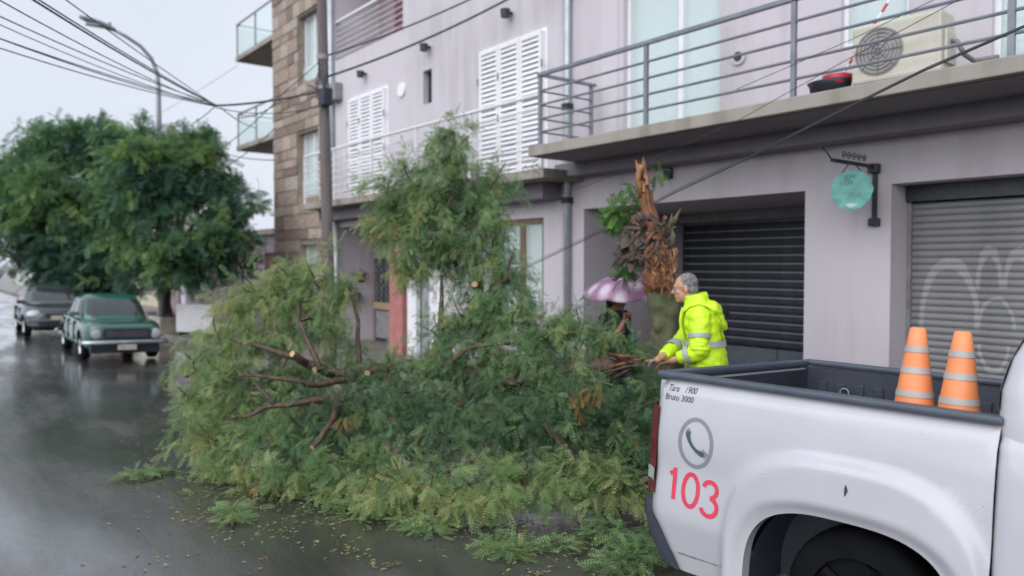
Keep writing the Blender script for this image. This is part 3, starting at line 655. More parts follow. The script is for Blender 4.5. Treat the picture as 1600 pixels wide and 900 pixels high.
lb = Vector((onY(250, 300, 5.45).x, 5.45, 0.02))
sl_ = thing('street_lamp', 'tall grey steel street lamp with curved arm above the trees', 'street lamp', lb)
arm = [Vector((lb.x, 5.45, 0.02)), Vector((lb.x, 5.45, 3)), Vector((lb.x, 5.45, 6.7)), Vector((lb.x, 5.42, 7.05)), Vector((lb.x, 5.28, 7.40)), Vector((lb.x, 5.02, 7.68)), Vector((lb.x, 4.66, 7.88)), Vector((lb.x, 4.36, 8.0))]
part('pole', MB().tube(arm, [0.09, 0.08, 0.058, 0.053, 0.05, 0.047, 0.045, 0.043], 10), 'lampgrey', sl_, smooth=True)
hd = MB(); rg = []
for k, (yy, zz, a, b) in enumerate(((4.42, 7.99, 0.05, 0.045), (4.3, 8.03, 0.10, 0.07), (4.05, 8.09, 0.15, 0.085), (3.72, 8.16, 0.14, 0.07), (3.58, 8.19, 0.08, 0.04))):
    rg.append([(lb.x + a * math.cos(t), yy, zz + b * math.sin(t)) for t in np.linspace(0, 2 * math.pi, 14, endpoint=False)])
hd.rings(rg); h_ = part('lamp_head', hd, 'lampgrey', sl_, smooth=True)
part('lamp_lens', MB().box((lb.x - 0.10, 3.72, 8.01), (lb.x + 0.10, 4.12, 8.05)), 'lens', h_)
part('photocell', MB().tube([(lb.x, 4.28, 8.06), (lb.x, 4.28, 8.17)], 0.035, 10), 'gridgrey', h_)
part('base_plate', MB().box((lb.x - 0.16, 5.29, 0.021), (lb.x + 0.16, 5.61, 0.04)), 'lampgrey', sl_)

def sagline(a, b, sag, n=14):
    a, b = Vector(a), Vector(b)
    return [a.lerp(b, k / n) - Vector((0, 0, sag * 4 * (k / n) * (1 - k / n))) for k in range(n + 1)]
def cable(pts, r, label, group='overhead cables'):
    base = Vector(pts[0])
    o = part('overhead_cable', MB().tube([Vector(p) - base for p in pts], r * 0.78, 6), 'cable', smooth=True); o.location = base
    return tag(o, label, 'cable', group)
J = at(337, 165, 12.6)
ORD = ('topmost', 'second', 'third', 'fourth', 'fifth', 'sixth', 'seventh', 'eighth', 'lowest')
for ci, (px, py, d, r, s) in enumerate(((25, -20, 6.5, 0.008, 0.05), (0, -8, 6.2, 0.010, 0.10), (8, 0, 6.0, 0.013, 0.12), (-10, 14, 6.2, 0.008, 0.16), (-10, 46, 7.0, 0.009, 0.12), (-10, 50, 7.2, 0.007, 0.16), (-10, 76, 7.4, 0.009, 0.14), (-10, 82, 7.6, 0.008, 0.1), (-10, 92, 8.0, 0.009, 0.12))):
    e = at(px, py, d); e2 = J + (e - J) * 1.6 + Vector((0, 0, 0.4))
    cable(sagline(J + Vector((0, 0, random.uniform(-.02, .02))), e2, s), r, ORD[ci] + ' cable of the fan, counted downwards along the left picture edge', 'cables fanning from the junction')
cable(sagline(J, hang, 0.05), 0.024, 'thick bundled cable joining the cable knot to the wooden pole')
cable(sagline(J + Vector((0, 0, -.03)), hang + Vector((0, 0, -0.25)), 0.12), 0.010, 'thinner cable sagging under the thick one left of the pole')
for a, b, da, db, lab in (((337, 165), (285, 200), 12.6, 14.5, 'short drop cable leading from the knot down behind the tree crown'), ((430, 160), (340, 235), 12.8, 16, 'dark drop cable crossing the lower glass balcony diagonally'), ((430, 164), (372, 184), 12.8, 13.5, 'short dark cable above the lower glass balcony'), ((345, 168), (400, 200), 12.6, 15, 'thin cable running from the knot towards the lower balcony'), ((430, 200), (350, 262), 13, 16, 'thin slack wire below the drop cables near the balcony'), ((338, 236), (430, 250), 16, 14, 'thin nearly level wire under the lower glass balcony'), ((200, 205), (372, 102), 24, 22, 'fine pale distant wire rising to the upper glass balcony')):
    cable(sagline(at(*a, da), at(*b, db), 0.05), 0.011 if 'fine' not in lab else 0.007, lab)
for dz, px in ((0, 505), (0.0, 505)): pass
cable(sagline(hang + Vector((0, 0, 0.2)), Vector((-9.0, 7.9, 6.32)), 0.12) + [Vector((-6.0, 7.9, 6.5)), Vector((0, 7.9, 6.5))], 0.024, 'thick grey cable running along the lilac wall above the black lamps')
cable(sagline(hang + Vector((0, 0, 0.55)), onY(745, -6, 7.4), 0.05) + [onY(900, -70, 7.4)], 0.020, 'upper grey cable rising from the pole past the upper recess')
cable(sagline(at(430, 160, 12.8) + Vector((0, 0, .05)), at(505, 90, 12.9), 0.02), 0.010, 'short wire slanting up over the stone front to the pole')
lo = [onY(x, y, Y) for x, y, Y in ((790, 432, 7.6), (840, 410, 7.3), (940, 362, 6.8), (1050, 303, 6.3), (1170, 247, 6.0), (1290, 186, 5.8), (1440, 112, 5.6), (1600, 42, 5.5), (1900, -60, 5.4))]
cable(lo, 0.009, 'thick slack cable crossing low in front of the dark porch')
cable([p + Vector((0.02, 0.05, 0.06 - 0.004 * i)) for i, p in enumerate(lo)], 0.005, 'thin slack cable paired with the thick one before the porch')
cable([onY(x, y, Y) for x, y, Y in ((700, 352, 7.0), (890, 300, 6.8), (1000, 258, 6.5), (1150, 190, 6.3), (1320, 95, 6.1), (1600, -55, 6.0))], 0.004, 'fine wire passing behind the splintered top of the broken trunk')
cable([onY(x, y, Y) for x, y, Y in ((1150, 140, 6.6), (1330, 62, 6.5), (1500, -20, 6.4))], 0.004, 'fine wire crossing the balcony railing near the air conditioner')

# ------------------------------------------------------------------ things on the grey house
ac = thing('air_conditioner', 'cream outdoor air conditioner unit on the concrete balcony', 'air conditioner', (-3.36, 7.18, 3.48), world=False)
part('casing', MB().bevel_box((-0.39, -0.16, 0.05), (0.39, 0.16, 0.58), 0.025), 'cream', ac)
fg = part('fan_grille', MB().tube([(-0.14, -0.162, 0.315), (-0.14, -0.172, 0.315)], 0.215, 28), 'fan_grey', ac)
for k in range(6): part('grille_ring', MB().tube([(-0.14 + (0.03 + 0.034 * k) * math.cos(a), -0.178, 0.315 + (0.03 + 0.034 * k) * math.sin(a)) for a in np.linspace(0, 2 * math.pi, 25)], 0.004, 4, False), 'gridgrey', fg)
for k in range(8): part('grille_spoke', MB().tube([(-0.14, -0.18, 0.315), (-0.14 + 0.21 * math.cos(k * math.pi / 4), -0.18, 0.315 + 0.21 * math.sin(k * math.pi / 4))], 0.004, 4), 'gridgrey', fg)
part('side_cover', MB().bevel_box((0.391, -0.11, 0.12), (0.42, 0.11, 0.4), 0.01), 'cream', ac)
for x in (-0.3, 0.3): part('foot', MB().box((x - 0.05, -0.16, 0.0), (x + 0.05, 0.16, 0.05)), 'gridgrey', ac)
part('refrigerant_pipe', MB().tube([(0.41, 0, 0.32), (0.47, -0.04, 0.30), (0.52, 0.0, 0.18), (0.53, 0.2, 0.16), (0.53, 0.8, 0.3)], 0.022, 8), 'gridgrey', ac, smooth=True)
ac.rotation_euler.z = R(3)
bk = thing('mop_bucket', 'black and red plastic mop bucket on the balcony floor', 'bucket', (-4.02, 7.12, 3.48), world=False)
part('tub', MB().rings([[(0.23 * s * math.cos(a), 0.17 * s * math.sin(a), z) for a in np.linspace(0, 2 * math.pi, 24, endpoint=False)] for s, z in ((0.8, 0), (0.9, 0.12), (1.0, 0.15), (0.93, 0.15), (0.75, 0.05))]), 'black', bk, smooth=True)
part('wringer', MB().rings([[(0.08 + 0.13 * s * math.cos(a), 0.14 * s * math.sin(a), z) for a in np.linspace(0, 2 * math.pi, 20, endpoint=False)] for s, z in ((0.9, 0.10), (1.1, 0.19), (1.0, 0.195), (0.7, 0.12))]), 'red', bk, smooth=True)
mp = thing('mop', 'red and white striped mop handle slanting up from the bucket', 'mop', (-3.94, 7.13, 3.6), world=False)
mtop = onY(1395, -8, 7.35) - Vector((-3.94, 7.13, 3.6)); ms = Vector((0, 0, 0.03))
for k in range(10):
    a = ms.lerp(mtop, k / 10); b = ms.lerp(mtop, (k + 1) / 10); part('handle_band', MB().tube([a, b], 0.013, 8), 'red' if k % 2 == 0 else 'white', mp)
part('mop_head', MB().tube([(0, 0, -0.05), (0, 0, 0.06)], [0.07, 0.03], 10), 'white', mp)

sg = thing('hanging_sign', 'round turquoise shop sign hanging from a black iron wall bracket', 'sign', (-3.99, 8.0, 2.31))
sx = -3.99
fw_ = MB(); fw_.box((sx - 0.02, 7.955, 2.33), (sx + 0.02, 7.99, 2.86)); part('wall_bar', fw_, 'black', sg)
part('bracket_foot', MB().bevel_box((sx - 0.055, 7.94, 2.25), (sx + 0.055, 7.998, 2.335), 0.008), 'black', sg)
part('bracket_head', MB().bevel_box((sx - 0.05, 7.90, 2.80), (sx + 0.05, 7.998, 2.90), 0.012), 'black', sg)
part('arm', MB().tube([(sx, 7.95, 2.868), (sx, 7.40, 2.868), (sx, 7.12, 2.868)], 0.021, 8), 'black', sg)
part('finial', MB().tube([(sx, 7.12, 2.868), (sx, 7.0, 2.95), (sx, 6.9, 2.98)], 0.008, 6), 'black', sg)
for k in range(5):
    cy = 7.34 + k * 0.10
    part('scroll', MB().tube([(sx, cy + 0.045 * (1 - i / 16) * math.cos(i * 0.7), 2.935 + 0.045 * (1 - i / 16) * math.sin(i * 0.7)) for i in range(15)], 0.005, 5), 'black', sg)
dc = (7.50, 2.60)
ring = [(dc[0] + (0.200 + 0.005 * math.cos(12 * a)) * math.cos(a), dc[1] + (0.200 + 0.005 * math.cos(12 * a)) * math.sin(a)) for a in np.linspace(0, 2 * math.pi, 72, endpoint=False)]
SGA = R(16)      # the disc swings towards the street
def sgp(u, z, d): return (sx + u * math.cos(SGA) + d * math.sin(SGA), dc[0] + u * math.sin(SGA) - d * math.cos(SGA), z)
db_ = MB(); db_.rings([[sgp(y - dc[0], z, -0.012) for y, z in ring], [sgp(y - dc[0], z, 0.012) for y, z in ring]]); disc = part('sign_disc', db_, 'turq', sg)
for yy in (-0.1, 0.1): part('chain', MB().tube([(sx, 7.5 + yy * 0.6, 2.86), sgp(yy, 2.77, 0)], 0.006, 5), 'black', sg)
def sign_text(s, size, y, z, m):
    me = text_mesh(s, size)
    for v in me.vertices: v.co = Vector(sgp(y - dc[0] + v.co.x, z + v.co.y, 0.0145))
    part('lettering', me, m, disc)
sign_text('JEM', 0.07, 7.48, 2.725, 'sign_ink'); sign_text('SBI', 0.06, 7.48, 2.67, 'sign_ink'); part('pale_mark', MB().add([sgp(0.05 * math.cos(a) * (1 + 0.3 * math.sin(3 * a)), 2.445 + 0.022 * math.sin(a), 0.0145) for a in np.linspace(0, 2 * math.pi, 18, endpoint=False)], [tuple(range(18))]), 'pale_ink', disc)

# things in the porch and beside the doors
bn = thing('dark_bin', 'dark slate grey bin standing inside the garage porch', 'bin', (-6.55, 8.15, 0.02), world=False)
part('body', MB().rings([[(sx_ * a, sy_ * b, z) for a, b in ((-1, -1), (1, -1), (1, 1), (-1, 1))] for sx_, sy_, z in ((0.28, 0.3, 0.05), (0.34, 0.36, 1.15))]), 'bin', bn)
part('lid', MB().bevel_box((-0.37, -0.39, 1.15), (0.37, 0.39, 1.30), 0.03), 'bin', bn)
for x in (-0.26, 0.26): part('wheel', MB().tube([(x - 0.03, 0.3, 0.1), (x + 0.03, 0.3, 0.1)], 0.1, 14), 'tyre', bn)

def hanging_pot(px, py, Y, label):
    c = onY(px, py, Y); t = thing('hanging_pot', label, 'plant pot', c, 'pots hung beside the porch door', world=False)
    part('pot', MB().rings([[(r_ * math.cos(a), r_ * math.sin(a), z) for a in np.linspace(0, 2 * math.pi, 14, endpoint=False)] for r_, z in ((0.08, -0.14), (0.13, 0.05), (0.14, 0.07), (0.11, 0.06))]), 'terracotta', t, smooth=True)
    part('hanger', MB().tube([(0, 0, 0.05), (0, 0, 0.45)], 0.006, 5), 'black', t)
    return t
hp1 = hanging_pot(562, 432, 8.6, 'brown hanging pot with trailing plant beside the porch door')
hp2 = hanging_pot(556, 462, 8.4, 'small dark hanging pot below the planted one by the porch')

# ------------------------------------------------------------------ foliage
def sprig_template(npair, lw, ll):
    """pinnate leaf along +X, unit length, drooping"""
    V = []; Fc = []
    def leaflet(x, side, sc):
        zc = -0.22 * x * x; a = R(58) * side; d = Vector((math.cos(a), math.sin(a), -0.25)); n_ = Vector((-math.sin(a), math.cos(a), 0)) * 1.0
        b = Vector((x, 0, zc)); L = ll * sc; W_ = lw * sc
        o = len(V); V.extend([b, b + d * L * 0.45 + n_ * W_, b + d * L, b + d * L * 0.45 - n_ * W_]); Fc.append((o, o + 1, o + 2, o + 3))
    for i in range(npair):
        x = 0.12 + 0.82 * i / (npair - 1); sc = 0.65 + 0.45 * math.sin(math.pi * (0.15 + 0.75 * i / npair))
        leaflet(x, 1, sc); leaflet(x + 0.02, -1, sc)
    o = len(V); V.extend([Vector((0.95, 0.0, -0.2)), Vector((1.05, lw, -0.24)), Vector((1.15, 0, -0.3)), Vector((1.05, -lw, -0.24))]); Fc.append((o, o + 1, o + 2, o + 3))
    o = len(V); V.extend([Vector((0, 0.008, 0)), Vector((0, -0.008, 0)), Vector((1, -0.006, -0.22)), Vector((1, 0.006, -0.22))]); Fc.append((o, o + 1, o + 2, o + 3))
    return np.array([tuple(v) for v in V]), np.array(Fc)
def foliage(name, clumps, m, parent, size=(0.16, 0.28), npair=7, lw=0.05, ll=0.24, droop=0.8, seed=1, tint=(0.45, 0.2), zmin=-0.02, kind='stuff', flat=0.0, fill=2.0, lab=None, twig=0):
    """clumps: (centre, (rx,ry,rz), count, tint shift)"""
    rng = np.random.default_rng(seed); T, Fq = sprig_template(npair, lw, ll)
    P, D, TT = [], [], []
    for c, r, n, ts in clumps:
        if twig:
            k = twig; m_ = max(2, n // k); rr = np.array(r)
            d = rng.normal(size=(m_, 3)); d[:, 2] += 0.25; d /= np.linalg.norm(d, axis=1)[:, None]
            st_ = np.array(c) + rng.normal(size=(m_, 3)) * 0.30 * rr; L = rng.uniform(0.55, 1.25, m_)
            t_ = (np.arange(k)[None, :] + rng.random((m_, k))) / k * 0.9 + 0.1
            dr = rng.uniform(0.15, 0.6, m_) * droop
            path = st_[:, None, :] + d[:, None, :] * (L[:, None] * t_)[:, :, None] * rr
            path[:, :, 2] -= (dr[:, None] * t_ ** 2 * L[:, None]) * rr[2]
            tan = d[:, None, :] * np.ones((m_, k, 1)); tan = tan.copy(); tan[:, :, 2] -= 2 * dr[:, None] * t_
            tan /= np.linalg.norm(tan, axis=2)[:, :, None]
            sd_ = np.cross(tan, rng.normal(size=(m_, k, 3))); sd_ /= np.linalg.norm(sd_, axis=2)[:, :, None] + 1e-9
            dd = tan * 0.75 + sd_ * 0.8; dd[:, :, 2] -= droop * 0.45
            P.append(path.reshape(-1, 3)); dd = dd.reshape(-1, 3)
            tw_t = np.repeat(rng.normal(size=m_) * tint[1] * 0.8, k) + rng.normal(size=m_ * k) * tint[1] * 0.5 + tint[0] + ts
            D.append(dd / np.linalg.norm(dd, axis=1)[:, None]); TT.append(tw_t)
            continue
        d = rng.normal(size=(n, 3)); d /= np.linalg.norm(d, axis=1)[:, None]
        rad = rng.random(n) ** (1 / fill)
        p = np.array(c) + d * rad[:, None] * np.array(r)
        dd = d * np.array([1, 1, 0.7]) + rng.normal(size=(n, 3)) * 0.55; dd[:, 2] -= droop
        if flat: dd[:, 2] *= 1 - flat
        P.append(p); D.append(dd / np.linalg.norm(dd, axis=1)[:, None])
        TT.append(rng.normal(size=n) * tint[1] + tint[0] + ts)
    P = np.vstack(P); D = np.vstack(D); TT = np.clip(np.concatenate(TT), 0, 1)
    ok = P[:, 2] > zmin; P, D, TT = P[ok], D[ok], TT[ok]; n = len(P)
    up = rng.normal(size=(n, 3)) * 0.6; up[:, 2] += 1.0
    Y = np.cross(up, D); Y /= np.linalg.norm(Y, axis=1)[:, None] + 1e-9; Z = np.cross(D, Y)
    S = rng.uniform(size[0], size[1], n)
    V = P[:, None, :] + S[:, None, None] * (T[None, :, 0:1] * D[:, None, :] + T[None, :, 1:2] * Y[:, None, :] + T[None, :, 2:3] * Z[:, None, :])
    V[:, :, 2] = np.maximum(V[:, :, 2], zmin + rng.uniform(0.0, 0.03, n)[:, None])
    nv = len(T); V = V.reshape(-1, 3)
    base = np.array(parent.location) if parent is not None and not parent.get('_world') else np.zeros(3)
    V = V - base
    Q = (Fq[None] + (np.arange(n) * nv)[:, None, None]).reshape(-1, 4)
    me = bpy.data.meshes.new(name); me.vertices.add(len(V)); me.vertices.foreach_set('co', V.astype(np.float32).ravel())
    me.loops.add(Q.size); me.loops.foreach_set('vertex_index', Q.astype(np.int32).ravel())
    me.polygons.add(len(Q)); me.polygons.foreach_set('loop_start', np.arange(0, Q.size, 4, dtype=np.int32)); me.polygons.foreach_set('loop_total', np.full(len(Q), 4, np.int32))
    me.update(calc_edges=True)
    a = me.attributes.new('tint', 'FLOAT', 'FACE'); a.data.foreach_set('value', np.repeat(TT, len(Fq)).astype(np.float32))
    return part(name, me, m, parent, kind=kind, label=lab)
def wobble_path(a, b, n=6, amp=0.08, rise=0.0, seed=0):
    rr = random.Random(seed); a, b = Vector(a), Vector(b); L = (b - a).length; out = []
    for k in range(n + 1):
        t = k / n; e = math.sin(math.pi * t)
        out.append(a.lerp(b, t) + Vector((rr.uniform(-1, 1), rr.uniform(-1, 1), rr.uniform(-1, 1))) * amp * L * e + Vector((0, 0, rise * L * e)))
    return out

# living street trees on the left
def street_tree(label, base, trunk_top, clumps, seed, dens, size):
    t = thing('street_tree', label, 'tree', base, 'leafy street trees along the kerb')
    b = Vector(base); tt = Vector(trunk_top)
    part('trunk', MB().tube(wobble_path(b, tt, 6, 0.03, 0, seed), [0.22, 0.19, 0.17, 0.165, 0.16, 0.16, 0.15], 12), 'bark', t, smooth=True)
    for i, (c, r, ts) in enumerate(clumps):
        part('limb', MB().tube(wobble_path(tt - Vector((0, 0, 0.2)), Vector(c) - Vector((0, 0, 0.2)), 6, 0.06, 0.08, seed + i), [0.10, 0.085, 0.07, 0.055, 0.045, 0.03, 0.015], 7), 'bark', t, smooth=True)
    rx = random.Random(seed); ext = []
    for c, r, ts in clumps:
        for _ in range(3):
            v = Vector((rx.gauss(0, 1), rx.gauss(0, 1), rx.gauss(0.3, 1))).normalized(); f = rx.uniform(0.28, 0.5)
            ext.append((Vector(c) + Vector((v.x * r[0], v.y * r[1], v.z * r[2])) * rx.uniform(0.75, 1.05), tuple(q * f for q in r), ts + rx.uniform(-0.1, 0.16)))
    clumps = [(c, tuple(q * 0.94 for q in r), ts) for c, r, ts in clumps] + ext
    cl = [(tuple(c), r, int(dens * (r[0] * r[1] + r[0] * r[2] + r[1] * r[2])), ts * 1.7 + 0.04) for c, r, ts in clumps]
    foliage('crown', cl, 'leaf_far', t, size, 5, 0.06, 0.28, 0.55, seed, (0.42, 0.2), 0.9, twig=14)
    return t
def px_clump(px, py, d, rpx, rpy, ts=0.0):
    return (at(px, py, d), (rpx * d / F_PX, rpx * d / F_PX, rpy * d / F_PX), ts)
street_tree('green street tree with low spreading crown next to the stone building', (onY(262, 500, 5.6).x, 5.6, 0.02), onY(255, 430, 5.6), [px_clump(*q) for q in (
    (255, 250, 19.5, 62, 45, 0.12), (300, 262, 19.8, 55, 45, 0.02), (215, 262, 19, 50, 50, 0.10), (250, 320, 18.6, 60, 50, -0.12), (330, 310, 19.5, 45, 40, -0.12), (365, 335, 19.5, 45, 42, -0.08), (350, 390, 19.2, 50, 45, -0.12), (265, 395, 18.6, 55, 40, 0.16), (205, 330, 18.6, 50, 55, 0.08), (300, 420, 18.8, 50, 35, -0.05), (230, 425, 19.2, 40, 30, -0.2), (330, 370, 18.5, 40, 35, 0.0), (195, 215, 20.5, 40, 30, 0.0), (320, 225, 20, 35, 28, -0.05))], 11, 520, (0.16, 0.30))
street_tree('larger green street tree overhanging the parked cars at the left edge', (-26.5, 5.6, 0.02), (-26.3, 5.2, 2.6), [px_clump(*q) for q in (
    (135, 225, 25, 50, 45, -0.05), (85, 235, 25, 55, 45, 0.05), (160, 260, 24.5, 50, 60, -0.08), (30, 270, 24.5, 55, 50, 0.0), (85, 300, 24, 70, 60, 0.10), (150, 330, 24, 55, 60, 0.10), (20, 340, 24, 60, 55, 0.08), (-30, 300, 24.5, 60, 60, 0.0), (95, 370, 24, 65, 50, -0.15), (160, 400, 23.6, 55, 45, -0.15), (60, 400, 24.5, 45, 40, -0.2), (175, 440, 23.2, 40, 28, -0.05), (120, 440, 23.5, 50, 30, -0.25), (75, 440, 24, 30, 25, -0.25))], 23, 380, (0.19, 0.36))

# ------------------------------------------------------------------ the fallen tree
ft = thing('fallen_tree', 'large fallen tree heaped across the wet street with leafy branches', 'tree', onZ(700, 720, 0))
tr = [at(*q) for q in ((1000, 570, 6.5), (955, 570, 6.5), (900, 580, 6.55), (830, 588, 6.65), (760, 590, 6.85), (690, 580, 7.05), (630, 572, 7.2), (570, 583, 7.3))]
part('trunk', MB().tube(tr, [0.045, 0.075, 0.085, 0.09, 0.09, 0.08, 0.07, 0.06], 12), 'bark', ft, smooth=True)
# torn butt: splinters
for i in range(22):
    a = at(1003 + random.uniform(-14, 6), 566 + random.uniform(-9, 9), 6.45 + random.uniform(-0.06, 0.06)); L = random.uniform(0.2, 0.42)
    b = at(950 + random.uniform(-10, 22), 572 + random.uniform(-22, 24), 6.4 + random.uniform(-0.06, 0.06))
    part('splinter', MB().tube([a, a.lerp(b, 0.45) + Vector((0, 0, random.uniform(-.02, .02))), b], [0.016, 0.026, 0.005], 5, ell=0.6), random.choice(('torn', 'bark', 'bark', 'torn', 'bark_dark')), ft)
def limb(pts, r0, r1, m='bark', cut=False):
    pts = [at(*q) for q in pts]; n = len(pts)
    fine = []
    for i in range(n - 1):
        for k in range(3): fine.append(pts[i].lerp(pts[i + 1], k / 3) + Vector((random.uniform(-1, 1), random.uniform(-1, 1), random.uniform(-1, 1))) * 0.012)
    fine.append(pts[-1])
    rad = [r0 + (r1 - r0) * i / (len(fine) - 1) for i in range(len(fine))]
    o = part('limb', MB().tube(fine, rad, 8), m, ft, smooth=True)
    if cut:
        d = (fine[-1] - fine[-2]).normalized(); part('cut_face', MB().tube([fine[-1], fine[-1] + d * 0.006], r1 * 1.02, 10), 'cutwood', o)
    return o
limb(((570, 583, 7.3), (520, 583, 7.15), (480, 568, 7.0), (452, 556, 6.95), (405, 543, 7.0), (360, 530, 7.2)), 0.06, 0.010)
limb(((480, 568, 7.0), (470, 563, 6.9), (457, 553, 6.82)), 0.03, 0.028, cut=True)
limb(((520, 583, 7.1), (505, 580, 6.95), (492, 578, 6.85)), 0.028, 0.024, cut=True)
limb(((600, 580, 7.15), (585, 583, 7.0), (574, 583, 6.9)), 0.028, 0.024, cut=True)
limb(((500, 575, 7.0), (480, 530, 7.1), (470, 500, 7.2), (462, 450, 7.4)), 0.03, 0.012)
limb(((570, 600, 7.0), (520, 625, 6.7), (480, 628, 6.55), (430, 632, 6.5), (385, 650, 6.55), (350, 655, 6.8)), 0.045, 0.008)
limb(((560, 590, 7.0), (500, 600, 6.75), (455, 595, 6.6), (400, 585, 6.7), (350, 590, 7.0)), 0.035, 0.006)
limb(((690, 575, 6.75), (730, 545, 6.7), (790, 535, 6.7), (830, 540, 6.9)), 0.03, 0.008)
limb(((760, 590, 6.6), (800, 600, 6.35), (840, 592, 6.5)), 0.045, 0.012)
limb(((430, 632, 6.5), (410, 612, 6.5), (395, 600, 6.55)), 0.02, 0.01)
limb(((530, 625, 6.7), (515, 665, 6.4), (488, 700, 6.2)), 0.03, 0.022, cut=True)
limb(((760, 590, 6.85), (756, 520, 7.2), (748, 455, 7.5), (738, 390, 7.8), (725, 320, 8.0), (712, 250, 8.15), (708, 205, 8.2)), 0.07, 0.015)
limb(((748, 455, 7.5), (744, 448, 7.3), (742, 444, 7.2)), 0.03, 0.028, cut=True)
limb(((748, 470, 7.45), (790, 435, 7.3), (800, 400, 7.3)), 0.035, 0.012)
limb(((738, 390, 7.8), (680, 340, 7.8), (640, 310, 7.8)), 0.035, 0.012)
limb(((725, 330, 8.0), (760, 300, 8.0), (780, 275, 8.0)), 0.03, 0.01)
limb(((690, 580, 7.05), (690, 480, 7.4), (690, 430, 7.5)), 0.035, 0.014, 'bark_dark')
limb(((560, 590, 7.3), (560, 500, 7.5), (545, 450, 7.6)), 0.03, 0.012)
limb(((760, 590, 6.8), (700, 650, 6.5), (650, 690, 6.3), (630, 690, 6.2)), 0.04, 0.02)
limb(((830, 588, 6.6), (850, 660, 6.2), (900, 720, 5.95), (945, 722, 5.85)), 0.045, 0.025, cut=True)
limb(((800, 590, 6.7), (780, 680, 6.2), (740, 720, 6.0), (690, 740, 5.9)), 0.04, 0.015)
limb(((900, 790, 5.7), (950, 800, 5.65), (1010, 785, 5.6), (1060, 770, 5.7)), 0.02, 0.03)
CL = {
 'top': [(705, 205, 8.2, .22, .05), (690, 245, 8.1, .30, .02), (655, 290, 8.0, .38, .05), (720, 285, 8.1, .34, -.05), (765, 290, 8.1, .30, .0), (620, 315, 7.9, .36, .05), (680, 345, 7.8, .42, .05), (745, 340, 7.9, .40, -.08), (605, 350, 7.8, .26, .15), (640, 385, 7.7, .32, .12), (700, 400, 7.7, .36, -.1), (765, 390, 7.6, .34, .0), (645, 418, 7.6, .16, .1), (795, 435, 7.4, .26, .0)],
 'left': [(450, 425, 7.6, .26, .1), (500, 440, 7.6, .34, .1), (540, 450, 7.6, .20, .0), (410, 455, 7.6, .32, .15), (370, 480, 7.6, .28, .2), (470, 490, 7.5, .40, -.1), (512, 505, 7.5, .26, -.05), (345, 530, 7.4, .30, .12), (400, 530, 7.4, .34, .05), (310, 575, 7.3, .26, .12), (360, 585, 7.2, .36, .0), (420, 590, 7.3, .34, -.05), (300, 630, 7.2, .24, .10), (350, 640, 7.0, .36, .05), (420, 660, 7.0, .38, -.05), (480, 600, 7.5, .32, -.2), (300, 680, 7.0, .24, .12), (350, 700, 6.8, .32, .1), (545, 562, 7.4, .26, .0)],
 'mid': [(612, 578, 7.3, .26, .05), (695, 520, 7.3, .26, .0), (740, 500, 7.2, .36, -.05), (800, 490, 7.0, .38, .0), (860, 510, 6.9, .36, .1), (905, 520, 6.8, .32, .1), (940, 530, 6.7, .24, .1), (985, 550, 6.65, .18, .0), (640, 605, 7.0, .36, -.05), (720, 590, 6.9, .38, -.08), (800, 580, 6.7, .40, .0), (870, 590, 6.5, .38, .0), (930, 600, 6.4, .28, -.05), (560, 620, 6.9, .42, -.05), (755, 465, 7.3, .24, -.15), (830, 540, 6.8, .35, .05), (705, 555, 7.0, .30, .05)],
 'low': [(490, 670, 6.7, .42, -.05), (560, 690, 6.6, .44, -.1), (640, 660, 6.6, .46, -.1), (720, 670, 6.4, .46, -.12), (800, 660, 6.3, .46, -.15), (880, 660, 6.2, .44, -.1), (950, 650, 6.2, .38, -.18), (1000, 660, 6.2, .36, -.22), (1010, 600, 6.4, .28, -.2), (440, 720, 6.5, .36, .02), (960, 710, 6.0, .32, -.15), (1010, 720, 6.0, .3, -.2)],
 'front': [(380, 745, 6.4, .24, .18), (345, 735, 6.6, .2, .2), (440, 755, 6.2, .24, .1), (510, 745, 6.2, .32, .05), (580, 745, 6.1, .34, .05), (640, 760, 5.9, .34, .15), (700, 765, 5.75, .34, .15), (760, 760, 5.75, .34, .12), (820, 755, 5.75, .32, .12), (690, 800, 5.5, .18, .22), (750, 795, 5.55, .18, .2), (870, 745, 5.8, .28, .1), (930, 755, 5.75, .28, .12), (970, 765, 5.6, .24, .15), (600, 785, 5.7, .18, .2), (560, 770, 5.9, .2, .12)],
}
for gi, (k, L) in enumerate(CL.items()):
    cl = []
    for px, py, d, r, ts in L:
        rz = r * (1.0 if k != 'front' else 0.7)
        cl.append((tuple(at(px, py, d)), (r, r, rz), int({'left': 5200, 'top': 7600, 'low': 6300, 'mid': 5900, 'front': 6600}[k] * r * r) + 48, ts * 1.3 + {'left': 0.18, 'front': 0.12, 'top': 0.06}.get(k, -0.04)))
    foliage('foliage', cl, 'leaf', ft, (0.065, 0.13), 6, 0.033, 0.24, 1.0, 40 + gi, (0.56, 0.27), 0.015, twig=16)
    for i, (px, py, d, r, ts) in enumerate(L):
        c = at(px, py, d); tw = MB()
        for j in range(3):
            e = c + Vector((random.uniform(-1, 1), random.uniform(-1, 1), random.uniform(-0.8, 0.9))) * r * 0.9; e.z = max(e.z, 0.03)
            tw.tube(wobble_path(c - Vector((0, 0, r * 0.2)), e, 4, 0.1, 0, i * 7 + j), [0.012, 0.010, 0.008, 0.006, 0.003], 5)
        part('twigs', tw, 'bark', ft)
foliage('dead_leaves', [(tuple(at(905, 625, 6.0)), (.06, .06, .15), 34, 0), (tuple(at(930, 610, 6.0)), (.07, .07, .08), 20, 0), (tuple(at(985, 690, 5.9)), (.07, .07, .1), 20, 0), (tuple(at(540, 655, 6.2)), (.08, .06, .06), 10, 0)], 'dead', ft, (0.06, 0.11), 7, 0.04, 0.2, 1.4, 71, (0.5, 0.25), lab='hanging brown dead leaves')
